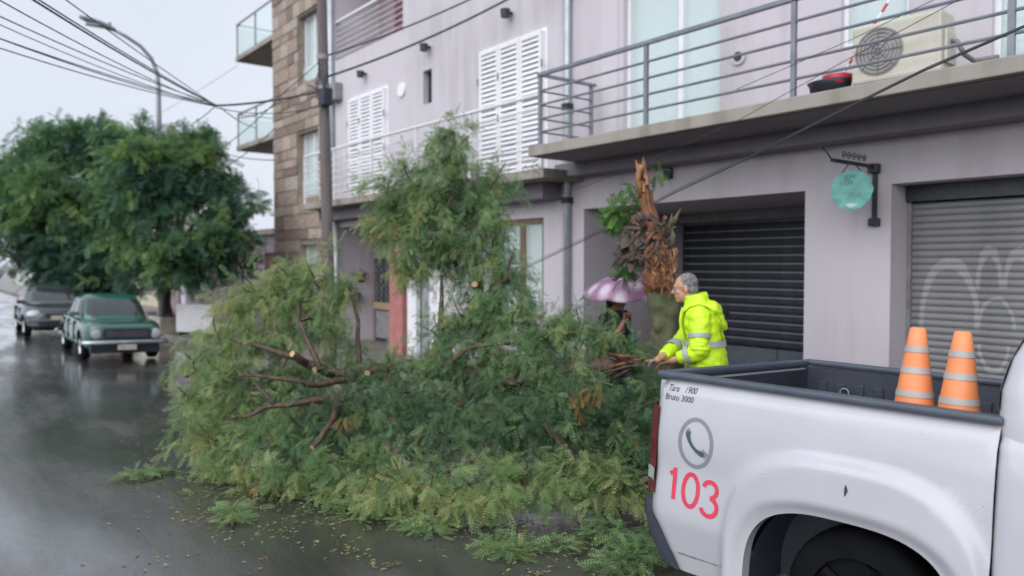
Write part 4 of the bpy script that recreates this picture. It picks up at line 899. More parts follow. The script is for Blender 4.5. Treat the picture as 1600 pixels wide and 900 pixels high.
foliage('yellow_leaves', [(tuple(at(602, 352, 7.4)), (.10, .10, .10), 22, 0.1), (tuple(at(380, 450, 7.4)), (.12, .1, .1), 10, 0.2), (tuple(at(430, 760, 6.1)), (.2, .2, .06), 25, 0.3)], 'litter', ft, (0.07, 0.12), 5, 0.07, 0.25, 0.6, 72, (0.5, 0.2))

# ------------------------------------------------------------------ the broken trunk left standing
sx_, sy_ = -4.86, 5.75
st = thing('snapped_tree', 'standing mossy tree trunk snapped off in torn orange wood', 'tree', (sx_, sy_, 0.02))
def rough_tube(pts, rad, n=14, amp=0.12, seed=0, sc=5.0):
    mb = MB(); pts = [Vector(p) for p in pts]
    mb.tube(pts, rad, n); o = []
    m_ = len(pts)
    for i, v in enumerate(mb.v):
        ring = min(i // n, m_ - 1); c = pts[ring]; d = Vector(v) - c
        k = 1 + amp * 2 * mnoise.noise(Vector(v) * sc + Vector((seed, 0, 0)))
        o.append(tuple(c + d * k + Vector((0, 0, amp * 0.3 * mnoise.noise(Vector(v) * sc * 2)))))
    mb.v = o; return mb
def dense(pts, k=5):
    out = []; pts = [Vector(p) for p in pts]
    for a, b in zip(pts, pts[1:]): out += [a.lerp(b, i / k) for i in range(k)]
    return out + [pts[-1]]
def interp(vals, n): return list(np.interp(np.linspace(0, 1, n), np.linspace(0, 1, len(vals)), vals))
q = dense([(sx_, sy_, 0), (sx_ - 0.01, sy_, 0.6), (sx_ - 0.03, sy_, 1.2), (sx_ - 0.06, sy_, 1.75)], 14)
part('trunk', rough_tube(q, interp([0.19, 0.15, 0.145, 0.16], len(q)), 26, 0.16, 1, 9), 'bark_grey', st, smooth=True)
q = dense([onY(1035, 455, 5.70), onY(1031, 428, 5.66), onY(1034, 405, 5.66), onY(1038, 388, 5.70)], 5)
part('torn_wood', rough_tube(q, interp([0.14, 0.165, 0.12, 0.05], len(q)), 18, 0.3, 5, 10), 'torn', st, smooth=False)
for i in range(150):      # fibres hanging and standing off the torn bulge
    u = random.random(); a = onY(1033 + random.uniform(-27, 24), 385 + 62 * u, 5.58 + random.uniform(-0.09, 0.06)); e = a + Vector((random.uniform(-.05, .05), random.uniform(-.03, .02), random.uniform(-0.14, 0.10)))
    part('fibre', MB().tube([a, a.lerp(e, .5) + Vector((random.uniform(-.02, .02), 0, 0)), e], [0.006, 0.010, 0.002], 5, ell=0.5), random.choice(('torn', 'torn', 'torn', 'torn_pale', 'bark')), st)
q = dense([onY(1026, 420, 5.66), onY(1010, 394, 5.62), onY(999, 370, 5.62), onY(1004, 350, 5.66), onY(1012, 338, 5.70)], 5)
part('dark_bark', rough_tube(q, interp([0.09, 0.15, 0.155, 0.12, 0.05], len(q)), 18, 0.4, 9, 11), 'bark_dark', st, smooth=False)
for i in range(140):      # shaggy plates of dark bark
    a = onY(1004 + random.uniform(-26, 34), 378 + random.uniform(-36, 36), 5.54 + random.uniform(-0.08, 0.12)); e = a + Vector((random.uniform(-.10, .06), random.uniform(-.06, .03), random.uniform(-0.13, 0.09)))
    part('bark_plate', MB().tube([a, a.lerp(e, .5) + Vector((0, -0.01, 0)), e], [0.012, 0.020, 0.004], 5, ell=0.4), random.choice(('bark_dark', 'bark_dark', 'bark_dark', 'bark', 'torn')), st)
q = dense([onY(1022, 385, 5.68), onY(1014, 335, 5.70), onY(1007, 300, 5.70), onY(1004, 276, 5.70)], 5)
part('snapped_limb', rough_tube(q, interp([0.12, 0.085, 0.06, 0.045], len(q)), 16, 0.26, 12, 11), 'torn', st, smooth=True)
for i in range(22):
    a = onY(1023 + random.uniform(-14, 12), 392 + random.uniform(-22, 6), 5.64 + random.uniform(-.05, .04)); f = random.uniform(0.35, 1.0)
    e = a.lerp(onY(1006 + random.uniform(-8, 7), 266 + random.uniform(-4, 14), 5.66), f)
    part('splinter', MB().tube([a, a.lerp(e, .5) + Vector((random.uniform(-.015, .015), 0, 0)), e], [0.024, 0.018, 0.003], 5, ell=0.5), random.choice(('torn', 'torn', 'bark')), st)
for i in range(9):
    a = onY(1004 + random.uniform(-9, 9), 275 + random.uniform(-8, 25), 5.64); b = a + Vector((random.uniform(-.06, .05), 0, random.uniform(0.05, 0.16)))
    part('splinter', MB().tube([a - Vector((0, 0, 0.06)), a, b], [0.02, 0.02, 0.003], 5), 'torn_pale', st)
q = dense([onY(1001, 305, 5.62), onY(998, 280, 5.60), onY(1003, 262, 5.6)], 4); part('pale_strip', rough_tube(q, interp([0.015, 0.03, 0.035], len(q)), 10, 0.25, 3, 12), 'torn_pale', st, smooth=True)
for i in range(16):
    a = onY(1042 + random.uniform(-10, 6), 385 + random.uniform(-30, 15), 5.7); b = a + Vector((random.uniform(0.0, .16), random.uniform(-.08, .08), random.uniform(0.02, 0.22)))
    part('bark_shred', MB().tube([a, a.lerp(b, .5) + Vector((0.02, 0, 0)), b], [0.035, 0.026, 0.004], 5, ell=0.4), random.choice(('bark_grey', 'bark_dark', 'bark')), st)
for i in range(12):
    a = onY(985 + random.uniform(-12, 25), 375 + random.uniform(-25, 35), 5.52); b = a + Vector((random.uniform(-.14, .02), random.uniform(-.1, .02), random.uniform(-0.16, 0.06)))
    part('bark_shred', MB().tube([a, a.lerp(b, .5), b], [0.04, 0.03, 0.004], 5, ell=0.4), random.choice(('bark_dark', 'bark_dark', 'bark')), st)
foliage('leaves', [(tuple(onY(968, 335, 5.6)), (.13, .12, .15), 110, 0.0), (tuple(onY(990, 300, 5.7)), (.07, .07, .14), 36, -0.1), (tuple(onY(978, 415, 5.65)), (.075, .08, .16), 70, -0.25), (tuple(onY(1030, 270, 5.75)), (.07, .06, .05), 16, -0.1), (tuple(onY(955, 345, 5.6)), (.08, .08, .08), 30, 0.1)], 'leaf_new', st, (0.08, 0.15), 6, 0.07, 0.28, 0.5, 80, (0.5, 0.2), 1.0)

# ------------------------------------------------------------------ small broken branches and leaf litter on the road
TW = [(365, 812, 0.42, 'pale green leafy sprig lying alone on the wet road'), (235, 745, 0.40, 'thin leafy sprig pointing left from the heap onto the road'), (650, 822, 0.30, 'short leafy sprig at the front edge of the heap'), (545, 792, 0.35, 'small flattened sprig left of the front heap'),
      (850, 850, 0.55, 'leafy branch lying flat on the road near the pickup'), (955, 835, 0.55, 'bushy branch end on the road beside the rear bumper'), (985, 880, 0.5, 'leafy branch end at the lower edge below the bumper'), (790, 862, 0.25, 'tiny sprig on the road left of the flat branch')]
for i, (px, py, ln, lab) in enumerate(TW):
    c = onZ(px, py, 0.0); c.z = road_z(c.y)
    t = thing('broken_branch', lab, 'branch', c, 'broken branches on the road')
    a = Vector((math.cos(i * 1.9 + 2.8), math.sin(i * 1.9 + 2.8), 0)); big = px > 900
    s0 = c - a * ln * 0.5 + Vector((0, 0, 0.02)); s1 = c + a * ln * 0.5 + Vector((0, 0, 0.03))
    part('stem', MB().tube(wobble_path(s0, s1, 5, 0.05, 0.04, i), [0.012, 0.011, 0.009, 0.007, 0.005, 0.003], 6), 'bark', t)
    cls = [(tuple(s0.lerp(s1, k / 5) + Vector((0, 0, 0.05 if big else 0.02))), (0.13 if big else 0.09, 0.13 if big else 0.09, 0.10 if big else 0.03), 60 if big else 34, 0.1 if big else 0.2) for k in range(1, 6)]
    foliage('leaves', cls, 'leaf', t, (0.06, 0.12), 6, 0.04, 0.22, 0.3, 100 + i, (0.5, 0.18), c.z + 0.012, flat=0.6)
lit = MB(); tints = []
rg_ = random.Random(5)
def scatter(n, fx, fy):
    for _ in range(n):
        px, py = fx(), fy(); c = onZ(px, py, 0)
        if c.y > 5.1: continue
        c.z = road_z(c.y) + 0.006; a = rg_.uniform(0, 6.28); L = rg_.uniform(0.008, 0.024) * (1.6 if rg_.random() < 0.07 else 1); W_ = L * rg_.uniform(0.35, 0.6)
        u = Vector((math.cos(a), math.sin(a), rg_.uniform(-.1, .25))); v_ = Vector((-math.sin(a), math.cos(a), rg_.uniform(-.1, .1)))
        lit.add([c - u * L, c + v_ * W_ + Vector((0, 0, .006)), c + u * L, c - v_ * W_ + Vector((0, 0, .003))], [(0, 1, 2, 3)]); tints.append(rg_.random())
for _ in range(26):
    cx_, cy_ = rg_.gauss(600, 200), 790 + abs(rg_.gauss(0, 45)); sp_ = rg_.uniform(12, 40)
    scatter(rg_.randint(6, 30), lambda: rg_.gauss(cx_, sp_), lambda: rg_.gauss(cy_, sp_ * 0.3))
scatter(240, lambda: rg_.uniform(180, 420), lambda: rg_.gauss(745, 40))
scatter(220, lambda: rg_.uniform(780, 1040), lambda: rg_.uniform(780, 900))
scatter(130, lambda: rg_.uniform(100, 900), lambda: rg_.uniform(640, 900))
me = lit.mesh('leaf_litter'); a_ = me.attributes.new('tint', 'FLOAT', 'FACE'); a_.data.foreach_set('value', tints)
o = part('leaf_litter', me, 'litter', kind='stuff'); o['label'] = 'small loose leaves scattered over the wet asphalt'; o['category'] = 'leaves'

# ------------------------------------------------------------------ vehicles
def wheel(parent, c, r, wdt, rimm='rim', side=-1):
    """axle along Y; side is the outward direction"""
    cx, cy, cz = c
    prof = [(r * 0.62, -0.5), (r * 0.9, -0.5), (r * 0.98, -0.38), (r, -0.2), (r, 0.2), (r * 0.98, 0.38), (r * 0.9, 0.5), (r * 0.62, 0.5)]
    mb = MB(); n = 28
    mb.rings([[(cx + p[0] * math.cos(a), cy + p[1] * wdt, cz + p[0] * math.sin(a)) for a in np.linspace(0, 2 * math.pi, n, endpoint=False)] for p in prof], False)
    w_ = part('wheel', mb, 'tyre', parent, smooth=True)
    rm = MB(); yo = cy + side * wdt * 0.34
    rm.tube([(cx, yo - side * 0.05, cz), (cx, yo, cz)], r * 0.64, 24)
    for k in range(5):
        a = k * 2 * math.pi / 5; d = Vector((math.cos(a), 0, math.sin(a)))
        rm.tube([Vector((cx, yo + side * 0.01, cz)), Vector((cx, yo + side * 0.02, cz)) + d * r * 0.58], [0.045, 0.03], 6)
    rm.tube([(cx, yo, cz), (cx, yo + side * 0.03, cz)], 0.05, 12)
    part('rim', rm, rimm, w_)
    return w_
def sring(cx, hx, hy, z, e, n=48, zf=None):
    out = []
    for k in range(n):
        a = 2 * math.pi * k / n; c, s = math.cos(a), math.sin(a)
        x = cx + hx * math.copysign(abs(c) ** (2 / e), c); y = hy * math.copysign(abs(s) ** (2 / e), s)
        out.append((x, y, z + (zf(x, y, z) if zf else 0)))
    return out
class Stack:
    """shape made of rounded-rectangle sections stacked in z"""
    def __init__(s, rows, e, zf=None): s.r = rows; s.e = e; s.zf = zf
    def row(s, z):
        zz = [q[0] for q in s.r]; return [float(np.interp(z, zz, [q[i] for q in s.r])) for i in (1, 2, 3)]
    def mesh(s, sub=3, n=64):
        zs = []
        for a, b in zip(s.r, s.r[1:]): zs += [a[0] + (b[0] - a[0]) * k / sub for k in range(sub)]
        zs.append(s.r[-1][0]); mb = MB()
        mb.rings([sring((q[0] + q[1]) / 2, (q[1] - q[0]) / 2, q[2], z, s.e, n, s.zf) for z in zs for q in [s.row(z)]]); return mb
    def patch(s, p0, p1, z0, z1, off, nx=14, nz=6):
        mb = MB(); V = []
        for j in range(nz + 1):
            z = z0 + (z1 - z0) * j / nz; x0, x1, hy = s.row(z)
            for i in range(nx + 1):
                a = R(p0 + (p1 - p0) * i / nx); c, sn = math.cos(a), math.sin(a)
                x = (x0 + x1) / 2 + ((x1 - x0) / 2 + off) * math.copysign(abs(c) ** (2 / s.e), c); y = (hy + off) * math.copysign(abs(sn) ** (2 / s.e), sn)
                V.append((x, y, z + (s.zf(x, y, z) if s.zf else 0)))
        mb.add(V, [(j * (nx + 1) + i, j * (nx + 1) + i + 1, (j + 1) * (nx + 1) + i + 1, (j + 1) * (nx + 1) + i) for j in range(nz) for i in range(nx)])
        return mb
def car(label, loc, paint, style, yaw=0.0, tilt=0.0):
    t = thing('parked_car', label, 'car', loc, 'cars parked along the kerb', world=False)
    t.rotation_euler = (tilt, 0, yaw); t.scale = (0.87, 0.87, 0.87)
    if style == 'saloon':
        zf = lambda x, y, z: (-0.055 * max(0, x - 0.7) - 0.03 * max(0, -x - 1.3)) * sstep(0.55, 0.85, z)
        low = Stack([(0.24, -2.05, 2.05, 0.72), (0.34, -2.16, 2.16, 0.80), (0.56, -2.20, 2.20, 0.83), (0.76, -2.20, 2.21, 0.82), (0.86, -2.16, 2.18, 0.79), (0.91, -2.08, 2.10, 0.73), (0.925, -1.98, 2.0, 0.66)], 7, zf)
        up = Stack([(0.86, -1.50, 1.05, 0.75), (1.0, -1.36, 0.90, 0.725), (1.2, -1.16, 0.62, 0.67), (1.36, -0.98, 0.36, 0.61), (1.43, -0.82, 0.2, 0.52), (1.45, -0.6, 0.05, 0.38)], 5)
        wx, r, H = (1.36, -1.33), 0.31, (0.98, 1.33)
    else:
        zf = lambda x, y, z: (-0.14 * max(0, x - 0.8)) * sstep(0.55, 0.95, z)
        low = Stack([(0.22, -1.75, 1.80, 0.72), (0.34, -1.92, 1.97, 0.82), (0.6, -1.95, 2.0, 0.86), (0.84, -1.93, 1.96, 0.84), (0.98, -1.88, 1.82, 0.80), (1.03, -1.8, 1.6, 0.73)], 4.5, zf)
        up = Stack([(0.95, -1.88, 1.25, 0.78), (1.1, -1.82, 1.02, 0.75), (1.3, -1.72, 0.68, 0.69), (1.46, -1.58, 0.3, 0.60), (1.52, -1.4, 0.1, 0.48), (1.54, -1.1, -0.1, 0.32)], 4)
        wx, r, H = (1.22, -1.25), 0.31, (1.08, 1.43)
    body = low.mesh().mesh('body')
    body = boolean_cut(body, [MB().tube([(x, -1.2, r), (x, 1.2, r)], r + 0.06, 28) for x in wx])
    body.materials.clear(); smooth_by_angle(body, 38); part('body', body, paint, t)
    part('underbody', MB().box((-1.75, -0.62, 0.2), (1.75, 0.62, 0.6)), 'dark', t)
    part('cabin', up.mesh(), paint, t, smooth=True)
    part('windscreen', up.patch(-37, 37, H[0], H[1], 0.006), 'glass_dark', t, smooth=True); part('rear_window', up.patch(143, 217, H[0], H[1], 0.006), 'glass_dark', t, smooth=True)
    for s in (1, -1):
        for a, b in ((52, 84), (90, 128)): part('side_window', up.patch(s * a, s * b, H[0] + 0.01, H[1] - 0.03, 0.006, 10, 4), 'glass_dark', t, smooth=True)
        for x in (0.62, -0.30, -1.05): part('door_seam', MB().box((x - 0.006, s * 0.80, 0.4), (x + 0.006, s * (0.842 if style == 'saloon' else 0.868), 0.84)), 'dark', t)
        for x in (0.05, -0.85): part('door_handle', MB().bevel_box((x - 0.07, min(s * 0.80, s * 0.865), 0.73), (x + 0.07, max(s * 0.80, s * 0.865), 0.76), 0.008), 'chrome' if style == 'saloon' else 'black', t)
        part('mirror', MB().bevel_box((0.62, min(s * 0.72, s * 0.95), 0.95), (0.72, max(s * 0.72, s * 0.95), 1.06), 0.02), 'chrome' if style == 'saloon' else paint, t)
        for x in wx: wheel(t, (x, s * 0.70, r), r, 0.19, 'chrome' if style == 'saloon' else 'rim', s)
        if style == 'saloon':
            h = part('headlight', MB().ellipsoid((2.17, s * 0.60, 0.63), (0.035, 0.12, 0.115)), 'lens', t, smooth=True); part('lamp_ring', MB().tube([(2.18, s * 0.60 + 0.125 * math.cos(a), 0.63 + 0.12 * math.sin(a)) for a in np.linspace(0, 2 * math.pi, 25)], 0.014, 6, False), 'chrome', h)
            part('tail_light', MB().bevel_box((-2.235, min(s * 0.5, s * 0.76), 0.55), (-2.19, max(s * 0.5, s * 0.76), 0.70), 0.01), 'tail', t)
        else:
            part('headlight', MB().ellipsoid((1.80, s * 0.60, 0.70), (0.16, 0.20, 0.10), rot=Euler((0, 0.5, s * 0.3)).to_matrix()), 'lens', t, smooth=True)
            part('tail_light', MB().ellipsoid((-1.86, s * 0.66, 0.9), (0.08, 0.10, 0.16)), 'tail', t, smooth=True)
    if style == 'saloon':
        part('grille', MB().bevel_box((2.14, -0.46, 0.53), (2.225, 0.46, 0.745), 0.01), 'black', t)
        gb = MB()
        for k in range(4): gb.box((2.222, -0.41, 0.57 + k * 0.035), (2.232, 0.41, 0.576 + k * 0.035))
        part('grille_bars', gb, 'gridgrey', t)
        for x, nm in ((2.26, 'front_bumper'), (-2.26, 'rear_bumper')):
            sgn = math.copysign(1, x)
            part(nm, MB().tube([(x - sgn * 0.30, -0.87, 0.45), (x - sgn * 0.06, -0.84, 0.45), (x, -0.7, 0.45), (x + sgn * 0.02, 0, 0.45), (x, 0.7, 0.45), (x - sgn * 0.06, 0.84, 0.45), (x - sgn * 0.30, 0.87, 0.45)], 0.055, 8, ell=0.6), 'chrome', t, smooth=True)
        part('number_plate', MB().box((2.285, -0.19, 0.28), (2.30, 0.19, 0.40)), 'plate', t)
        part('front_valance', MB().box((2.0, -0.7, 0.2), (2.15, 0.7, 0.36)), 'black', t)
        part('hood_badge', MB().box((2.13, -0.06, 0.745), (2.20, 0.06, 0.76)), 'chrome', t)
    else:
        part('grille', MB().bevel_box((1.90, -0.34, 0.60), (1.995, 0.34, 0.72), 0.02), 'black', t)
        part('air_intake', MB().bevel_box((1.90, -0.5, 0.32), (2.005, 0.5, 0.46), 0.02), 'black', t)
        part('bumper_strip', MB().bevel_box((1.92, -0.78, 0.49), (2.012, 0.78, 0.54), 0.015), 'chrome', t)
        part('number_plate', MB().box((2.006, -0.19, 0.55), (2.015, 0.19, 0.66)), 'plate', t)
    return t
TILT = -R(2.0)
car('old dark green saloon with round chrome headlights parked at the kerb', (-18.15, 3.32, -0.035), 'green_paint', 'saloon', R(-1), TILT)
car('dark grey hatchback parked behind the green saloon', (-24.3, 3.02, -0.03), 'grey_paint', 'hatch', R(-1), TILT)

# white pickup in the foreground; local X forward from the tail, Y towards the kerb, near side at Y = 0
tk = thing('pickup_truck', 'white pickup truck with red number 103 and telephone emblem', 'pickup truck', (-2.765, 3.035, 0.012), world=False)
tk.rotation_euler = (-R(3.0), R(0.9), R(6.2)); tk.scale = (0.97, 0.97, 0.97)
TW_ = 1.92; AX, AZ, AR = 1.09, 0.36, 0.47
def arch_r(t): return (abs(math.cos(t) / 0.47) ** 3 + abs(math.sin(t) / 0.40) ** 3) ** (-1 / 3)
def rho(x, z, a=0.60, b=0.67): return (abs((x - AX) / a) ** 3 + abs((z - AZ) / b) ** 3) ** (1 / 3)
def side_off(x, z):
    r = rho(x, z); ri = rho(x, z, 0.47, 0.40)
    o = 0.02 - 0.035 * max(0, (z - 0.9) / 0.38) ** 2 - 0.05 * sstep(1.19, 1.30, z) ** 2
    out = sstep(0.92, 1.05, r)
    o -= 0.24 * max(0, 0.55 - z) * out + 0.012 * sstep(0.60, 0.50, z) * 0
    o += 0.040 * (1 - sstep(0.93, 1.03, r))
    o -= 0.030 * (1 - sstep(1.0, 1.16, ri))
    o -= 0.11 * (max(0, 0.13 - x) / 0.13) ** 2.2
    o -= 0.012 * math.exp(-((z - 0.80) / 0.10) ** 2) * sstep(0.95, 1.2, r)
    return o
def warp_x(x, z): return x + (1 - min(1, x / 0.5)) * max(0, 0.55 - z) * 0.55 + (0.02 * max(0, z - 1.1) / 0.2 if x < 0.05 else 0)
def bed_side(sgn, base):
    mb = MB(); x1, zt = 1.665, 1.292
    th = sorted({*np.linspace(0, math.pi, 73), math.atan2(zt - AZ, x1 - AX), math.atan2(zt - AZ, -AX)})
    nr = 34; V = []
    for t in th:
        c, s = math.cos(t), math.sin(t)
        ex = min(((x1 - AX) / c) if c > 1e-6 else 9, (-AX / c) if c < -1e-6 else 9, ((zt - AZ) / s) if s > 1e-6 else 9)
        for k in range(nr + 1):
            u = k / nr; r0_ = arch_r(t); r = r0_ + (ex - r0_) * u
            x, z = AX + r * c, AZ + r * s
            V.append((warp_x(x, z), base - sgn * side_off(x, z), z))
    f = [(i * (nr + 1) + k, i * (nr + 1) + k + 1, (i + 1) * (nr + 1) + k + 1, (i + 1) * (nr + 1) + k) for i in range(len(th) - 1) for k in range(nr)]
    if sgn < 0: f = [q[::-1] for q in f]
    mb.add(V, f)
    # arch lip turned inwards
    L = [V[i * (nr + 1)] for i in range(len(th))]; o = len(mb.v)
    mb.add(L + [(p[0], p[1] + sgn * 0.07, p[2]) for p in L], [(i, i + 1, len(L) + i + 1, len(L) + i) for i in range(len(L) - 1)])
    # lower skirts
    for xa, xb in ((0.0, AX - AR), (AX + AR, x1)):
        P = []
        for i in range(15):
            for k in range(5):
                x = xa + (xb - xa) * i / 14; z = 0.27 + 0.10 * k / 4; P.append((warp_x(x, z), base - sgn * side_off(x, z), z))
        ff = [(i * 5 + k, (i + 1) * 5 + k, (i + 1) * 5 + k + 1, i * 5 + k + 1) for i in range(14) for k in range(4)]
        mb.add(P, ff if sgn > 0 else [q[::-1] for q in ff])
    me = mb.mesh('bed_side'); bm = bmesh.new(); bm.from_mesh(me); bmesh.ops.remove_doubles(bm, verts=bm.verts, dist=0.0004); bmesh.ops.recalc_face_normals(bm, faces=bm.faces); bm.to_mesh(me); bm.free()
    return smooth_by_angle(me, 50)
near = part('bed_side', bed_side(1, 0.0), 'truck', tk)
part('bed_side', bed_side(-1, TW_), 'truck', tk)
for y0, y1 in ((0.02, 0.10), (TW_ - 0.10, TW_ - 0.02)):
    part('rail_cap', MB().bevel_box((0.03, y0, 1.282), (1.675, y1, 1.318), 0.014), 'plastic', tk, smooth=False)
part('tailgate', MB().bevel_box((0.0, 0.10, 0.60), (0.06, TW_ - 0.10, 1.265), 0.02), 'truck', tk)
part('tailgate_cap', MB().bevel_box((-0.01, 0.09, 1.27), (0.075, TW_ - 0.09, 1.312), 0.016), 'plastic', tk)
part('tailgate_handle', MB().bevel_box((-0.02, 0.82, 1.05), (0.0, 1.10, 1.13), 0.008), 'plastic', tk)
ln = MB(); ln.box((0.065, 0.11, 0.80), (1.66, TW_ - 0.11, 0.82))
ln.box((0.065, 0.105, 0.82), (1.66, 0.125, 1.268)); ln.box((0.065, TW_ - 0.125, 0.82), (1.66, TW_ - 0.105, 1.268)); ln.box((1.645, 0.125, 0.82), (1.665, TW_ - 0.125, 1.268)); ln.box((0.062, 0.125, 0.82), (0.08, TW_ - 0.125, 1.25))
lo_ = part('bed_liner', ln, 'liner', tk)
for k in range(12):
    x = 0.16 + k * 0.125
    part('liner_rib', MB().bevel_box((x, TW_ - 0.14, 0.84), (x + 0.06, TW_ - 0.123, 1.18), 0.006), 'liner', lo_)
    part('floor_rib', MB().bevel_box((0.10, 0.2 + k * 0.125, 0.819), (1.62, 0.25 + k * 0.125, 0.832), 0.004), 'liner', lo_)
for k in range(3): part('tie_down_ring', MB().tube([(0.35 + k * 0.5 + 0.03 * math.cos(a), TW_ - 0.15, 1.12 + 0.03 * math.sin(a)) for a in np.linspace(0, 2 * math.pi, 14)], 0.006, 5, False), 'gridgrey', lo_)
wb = MB().bevel_box((AX - 0.4, TW_ - 0.33, 0.82), (AX + 0.4, TW_ - 0.124, 1.02), 0.05); part('wheel_box', wb, 'liner', lo_)
part('wheel_box', MB().bevel_box((AX - 0.4, 0.124, 0.82), (AX + 0.4, 0.33, 1.02), 0.05), 'liner', lo_)
# tail lamps follow the rear corner
def tail_lamp(sgn, base):
    V = []; nz = 14; prof = [(-0.022, 0.17), (-0.034, 0.115), (-0.028, 0.075), (-0.006, 0.052), (0.028, 0.032), (0.072, -0.010)]
    for j in range(nz + 1):
        z = 0.655 + 0.475 * j / nz; e = 1 - 0.35 * sstep(0.9, 1.0, j / nz)
        for x, y in prof: V.append((x * (e if x < 0 else 1) + 0.006 * (j / nz), base + sgn * (y + 0.02 * max(0, z - 1.0)), z))
    n = len(prof); mb = MB(); f = [(j * n + i, j * n + i + 1, (j + 1) * n + i + 1, (j + 1) * n + i) for j in range(nz) for i in range(n - 1)]
    mb.add(V, f); L = part('tail_light', mb, 'tail', tk, smooth=True)
    W_ = [(v[0] - 0.004, v[1] - sgn * 0.003, v[2]) for v in V[2 * n:5 * n]]
    part('reversing_lens', MB().add([w for w in W_], [(j * n + i, j * n + i + 1, (j + 1) * n + i + 1, (j + 1) * n + i) for j in range(2) for i in range(n - 1)]), 'lens', L, smooth=True)
    part('lamp_housing', MB().box((0.03, min(base + sgn * 0.07, base + sgn * 0.15), 0.66), (0.09, max(base + sgn * 0.07, base + sgn * 0.15), 1.12)), 'plastic', L)
tail_lamp(1, 0.0); tail_lamp(-1, TW_)
bp_ = MB(); rg = []
for y, xo in ((0.075, 0.10), (0.06, 0.03), (0.07, -0.02), (0.13, -0.07), (0.5, -0.11), (TW_ / 2, -0.12), (TW_ - 0.5, -0.11), (TW_ - 0.13, -0.07), (TW_ - 0.07, -0.02), (TW_ - 0.06, 0.03), (TW_ - 0.075, 0.10)):
    rg.append([(min(xo + a, 0.22), y, z) for a, z in ((0.02, 0.60), (-0.01, 0.585), (-0.012, 0.50), (0.03, 0.40), (0.10, 0.29), (0.16, 0.26), (0.16, 0.58))])
bp_.rings(rg); part('rear_bumper', smooth_by_angle(bp_.mesh('rear_bumper'), 35), 'liner', tk)
# wheel housings and wheels
for y0, y1 in ((0.06, 0.40), (TW_ - 0.40, TW_ - 0.06)):
    mb = MB(); P = [(AX + (AR + 0.01) * math.cos(a), AZ + (AR + 0.01) * math.sin(a)) for a in np.linspace(-0.15, math.pi + 0.15, 30)]
    mb.add([(x, y, z) for y in (y0, y1) for x, z in P], [(i, i + 1, 30 + i + 1, 30 + i) for i in range(29)]); yy = y1 if y0 < 1 else y0
    mb.add([(AX, yy, AZ)] + [(x, yy, z) for x, z in P], [(0, i, i + 1) for i in range(1, 30)])
    part('wheel_housing', mb, 'liner', tk, smooth=False)
for x in (AX, AX + 3.09):
    for s, y in ((-1, 0.29), (1, TW_ - 0.29)): wheel(tk, (x, y, 0.335), 0.345, 0.25, 'rim_black', s)
# cab, bonnet and front
zf = lambda x, y, z: -0.07 * max(0, x - 4.0) * sstep(0.8, 1.1, z)
cabl = Stack([(0.36, 1.66, 5.0, 0.95), (0.46, 1.66, 5.12, 0.975), (0.7, 1.66, 5.15, 0.985), (0.95, 1.66, 5.15, 0.985), (1.12, 1.66, 5.10, 0.975), (1.20, 1.66, 5.0, 0.96), (1.24, 1.665, 4.85, 0.94)], 60, zf)
me = cabl.mesh().mesh('cab_body'); me.transform(Matrix.Translation((0, TW_ / 2, 0)))
me = boolean_cut(me, [MB().tube([(AX + 3.09, -0.5, AZ), (AX + 3.09, 2.5, AZ)], 0.45, 30)]); me.materials.clear()
cab = part('cab_body', smooth_by_angle(me, 40), 'truck', tk)
upc = Stack([(1.17, 1.65, 4.25, 0.955), (1.30, 1.64, 4.06, 0.945), (1.42, 1.64, 3.86, 0.925), (1.55, 1.665, 3.62, 0.88), (1.68, 1.72, 3.32, 0.82), (1.77, 1.81, 3.05, 0.74), (1.82, 1.96, 2.85, 0.62), (1.835, 2.15, 2.7, 0.45)], 26)
def shift(mb): mb.v = [(x, y + TW_ / 2, z) for x, y, z in mb.v]; return mb
roof = part('cab_roof', shift(upc.mesh()), 'truck', tk, smooth=True)
part('windscreen', shift(upc.patch(-38, 38, 1.26, 1.74, 0.006)), 'glass_dark', tk, smooth=True); part('rear_window', shift(upc.patch(147, 213, 1.34, 1.72, 0.006)), 'glass_dark', tk, smooth=True)
for s in (1, -1):
    for a, b in ((50, 82), (86, 102)): part('side_window', shift(upc.patch(s * a, s * b, 1.26, 1.70, 0.006, 10, 5)), 'glass_dark', tk, smooth=True)
    y = TW_ / 2 + s * 0.96
    for x in (1.78, 2.72, 3.75): part('door_seam', MB().box((x - 0.006, min(y - s * 0.03, y + s * 0.014), 0.5), (x + 0.006, max(y - s * 0.03, y + s * 0.014), 1.16)), 'dark', cab)
    for x in (2.0, 2.95): part('door_handle', MB().bevel_box((x - 0.09, min(y, y + s * 0.05), 1.02), (x + 0.09, max(y, y + s * 0.05), 1.055), 0.01), 'truck', cab)
    part('side_mirror', MB().bevel_box((3.72, min(y, y + s * 0.22), 1.22), (3.84, max(y, y + s * 0.22), 1.40), 0.03), 'plastic', tk)
    part('headlight', MB().bevel_box((4.93, min(y - s * 0.40, y - s * 0.04), 0.86), (5.16, max(y - s * 0.40, y - s * 0.04), 1.02), 0.03), 'lens', tk)
part('grille', MB().bevel_box((5.05, 0.42, 0.84), (5.175, TW_ - 0.42, 1.02), 0.02), 'black', tk)
part('front_bumper', MB().bevel_box((4.95, 0.04, 0.38), (5.22, TW_ - 0.04, 0.66), 0.06), 'truck', tk)
part('chassis', MB().box((0.3, 0.45, 0.34), (4.9, TW_ - 0.45, 0.62)), 'dark', tk)
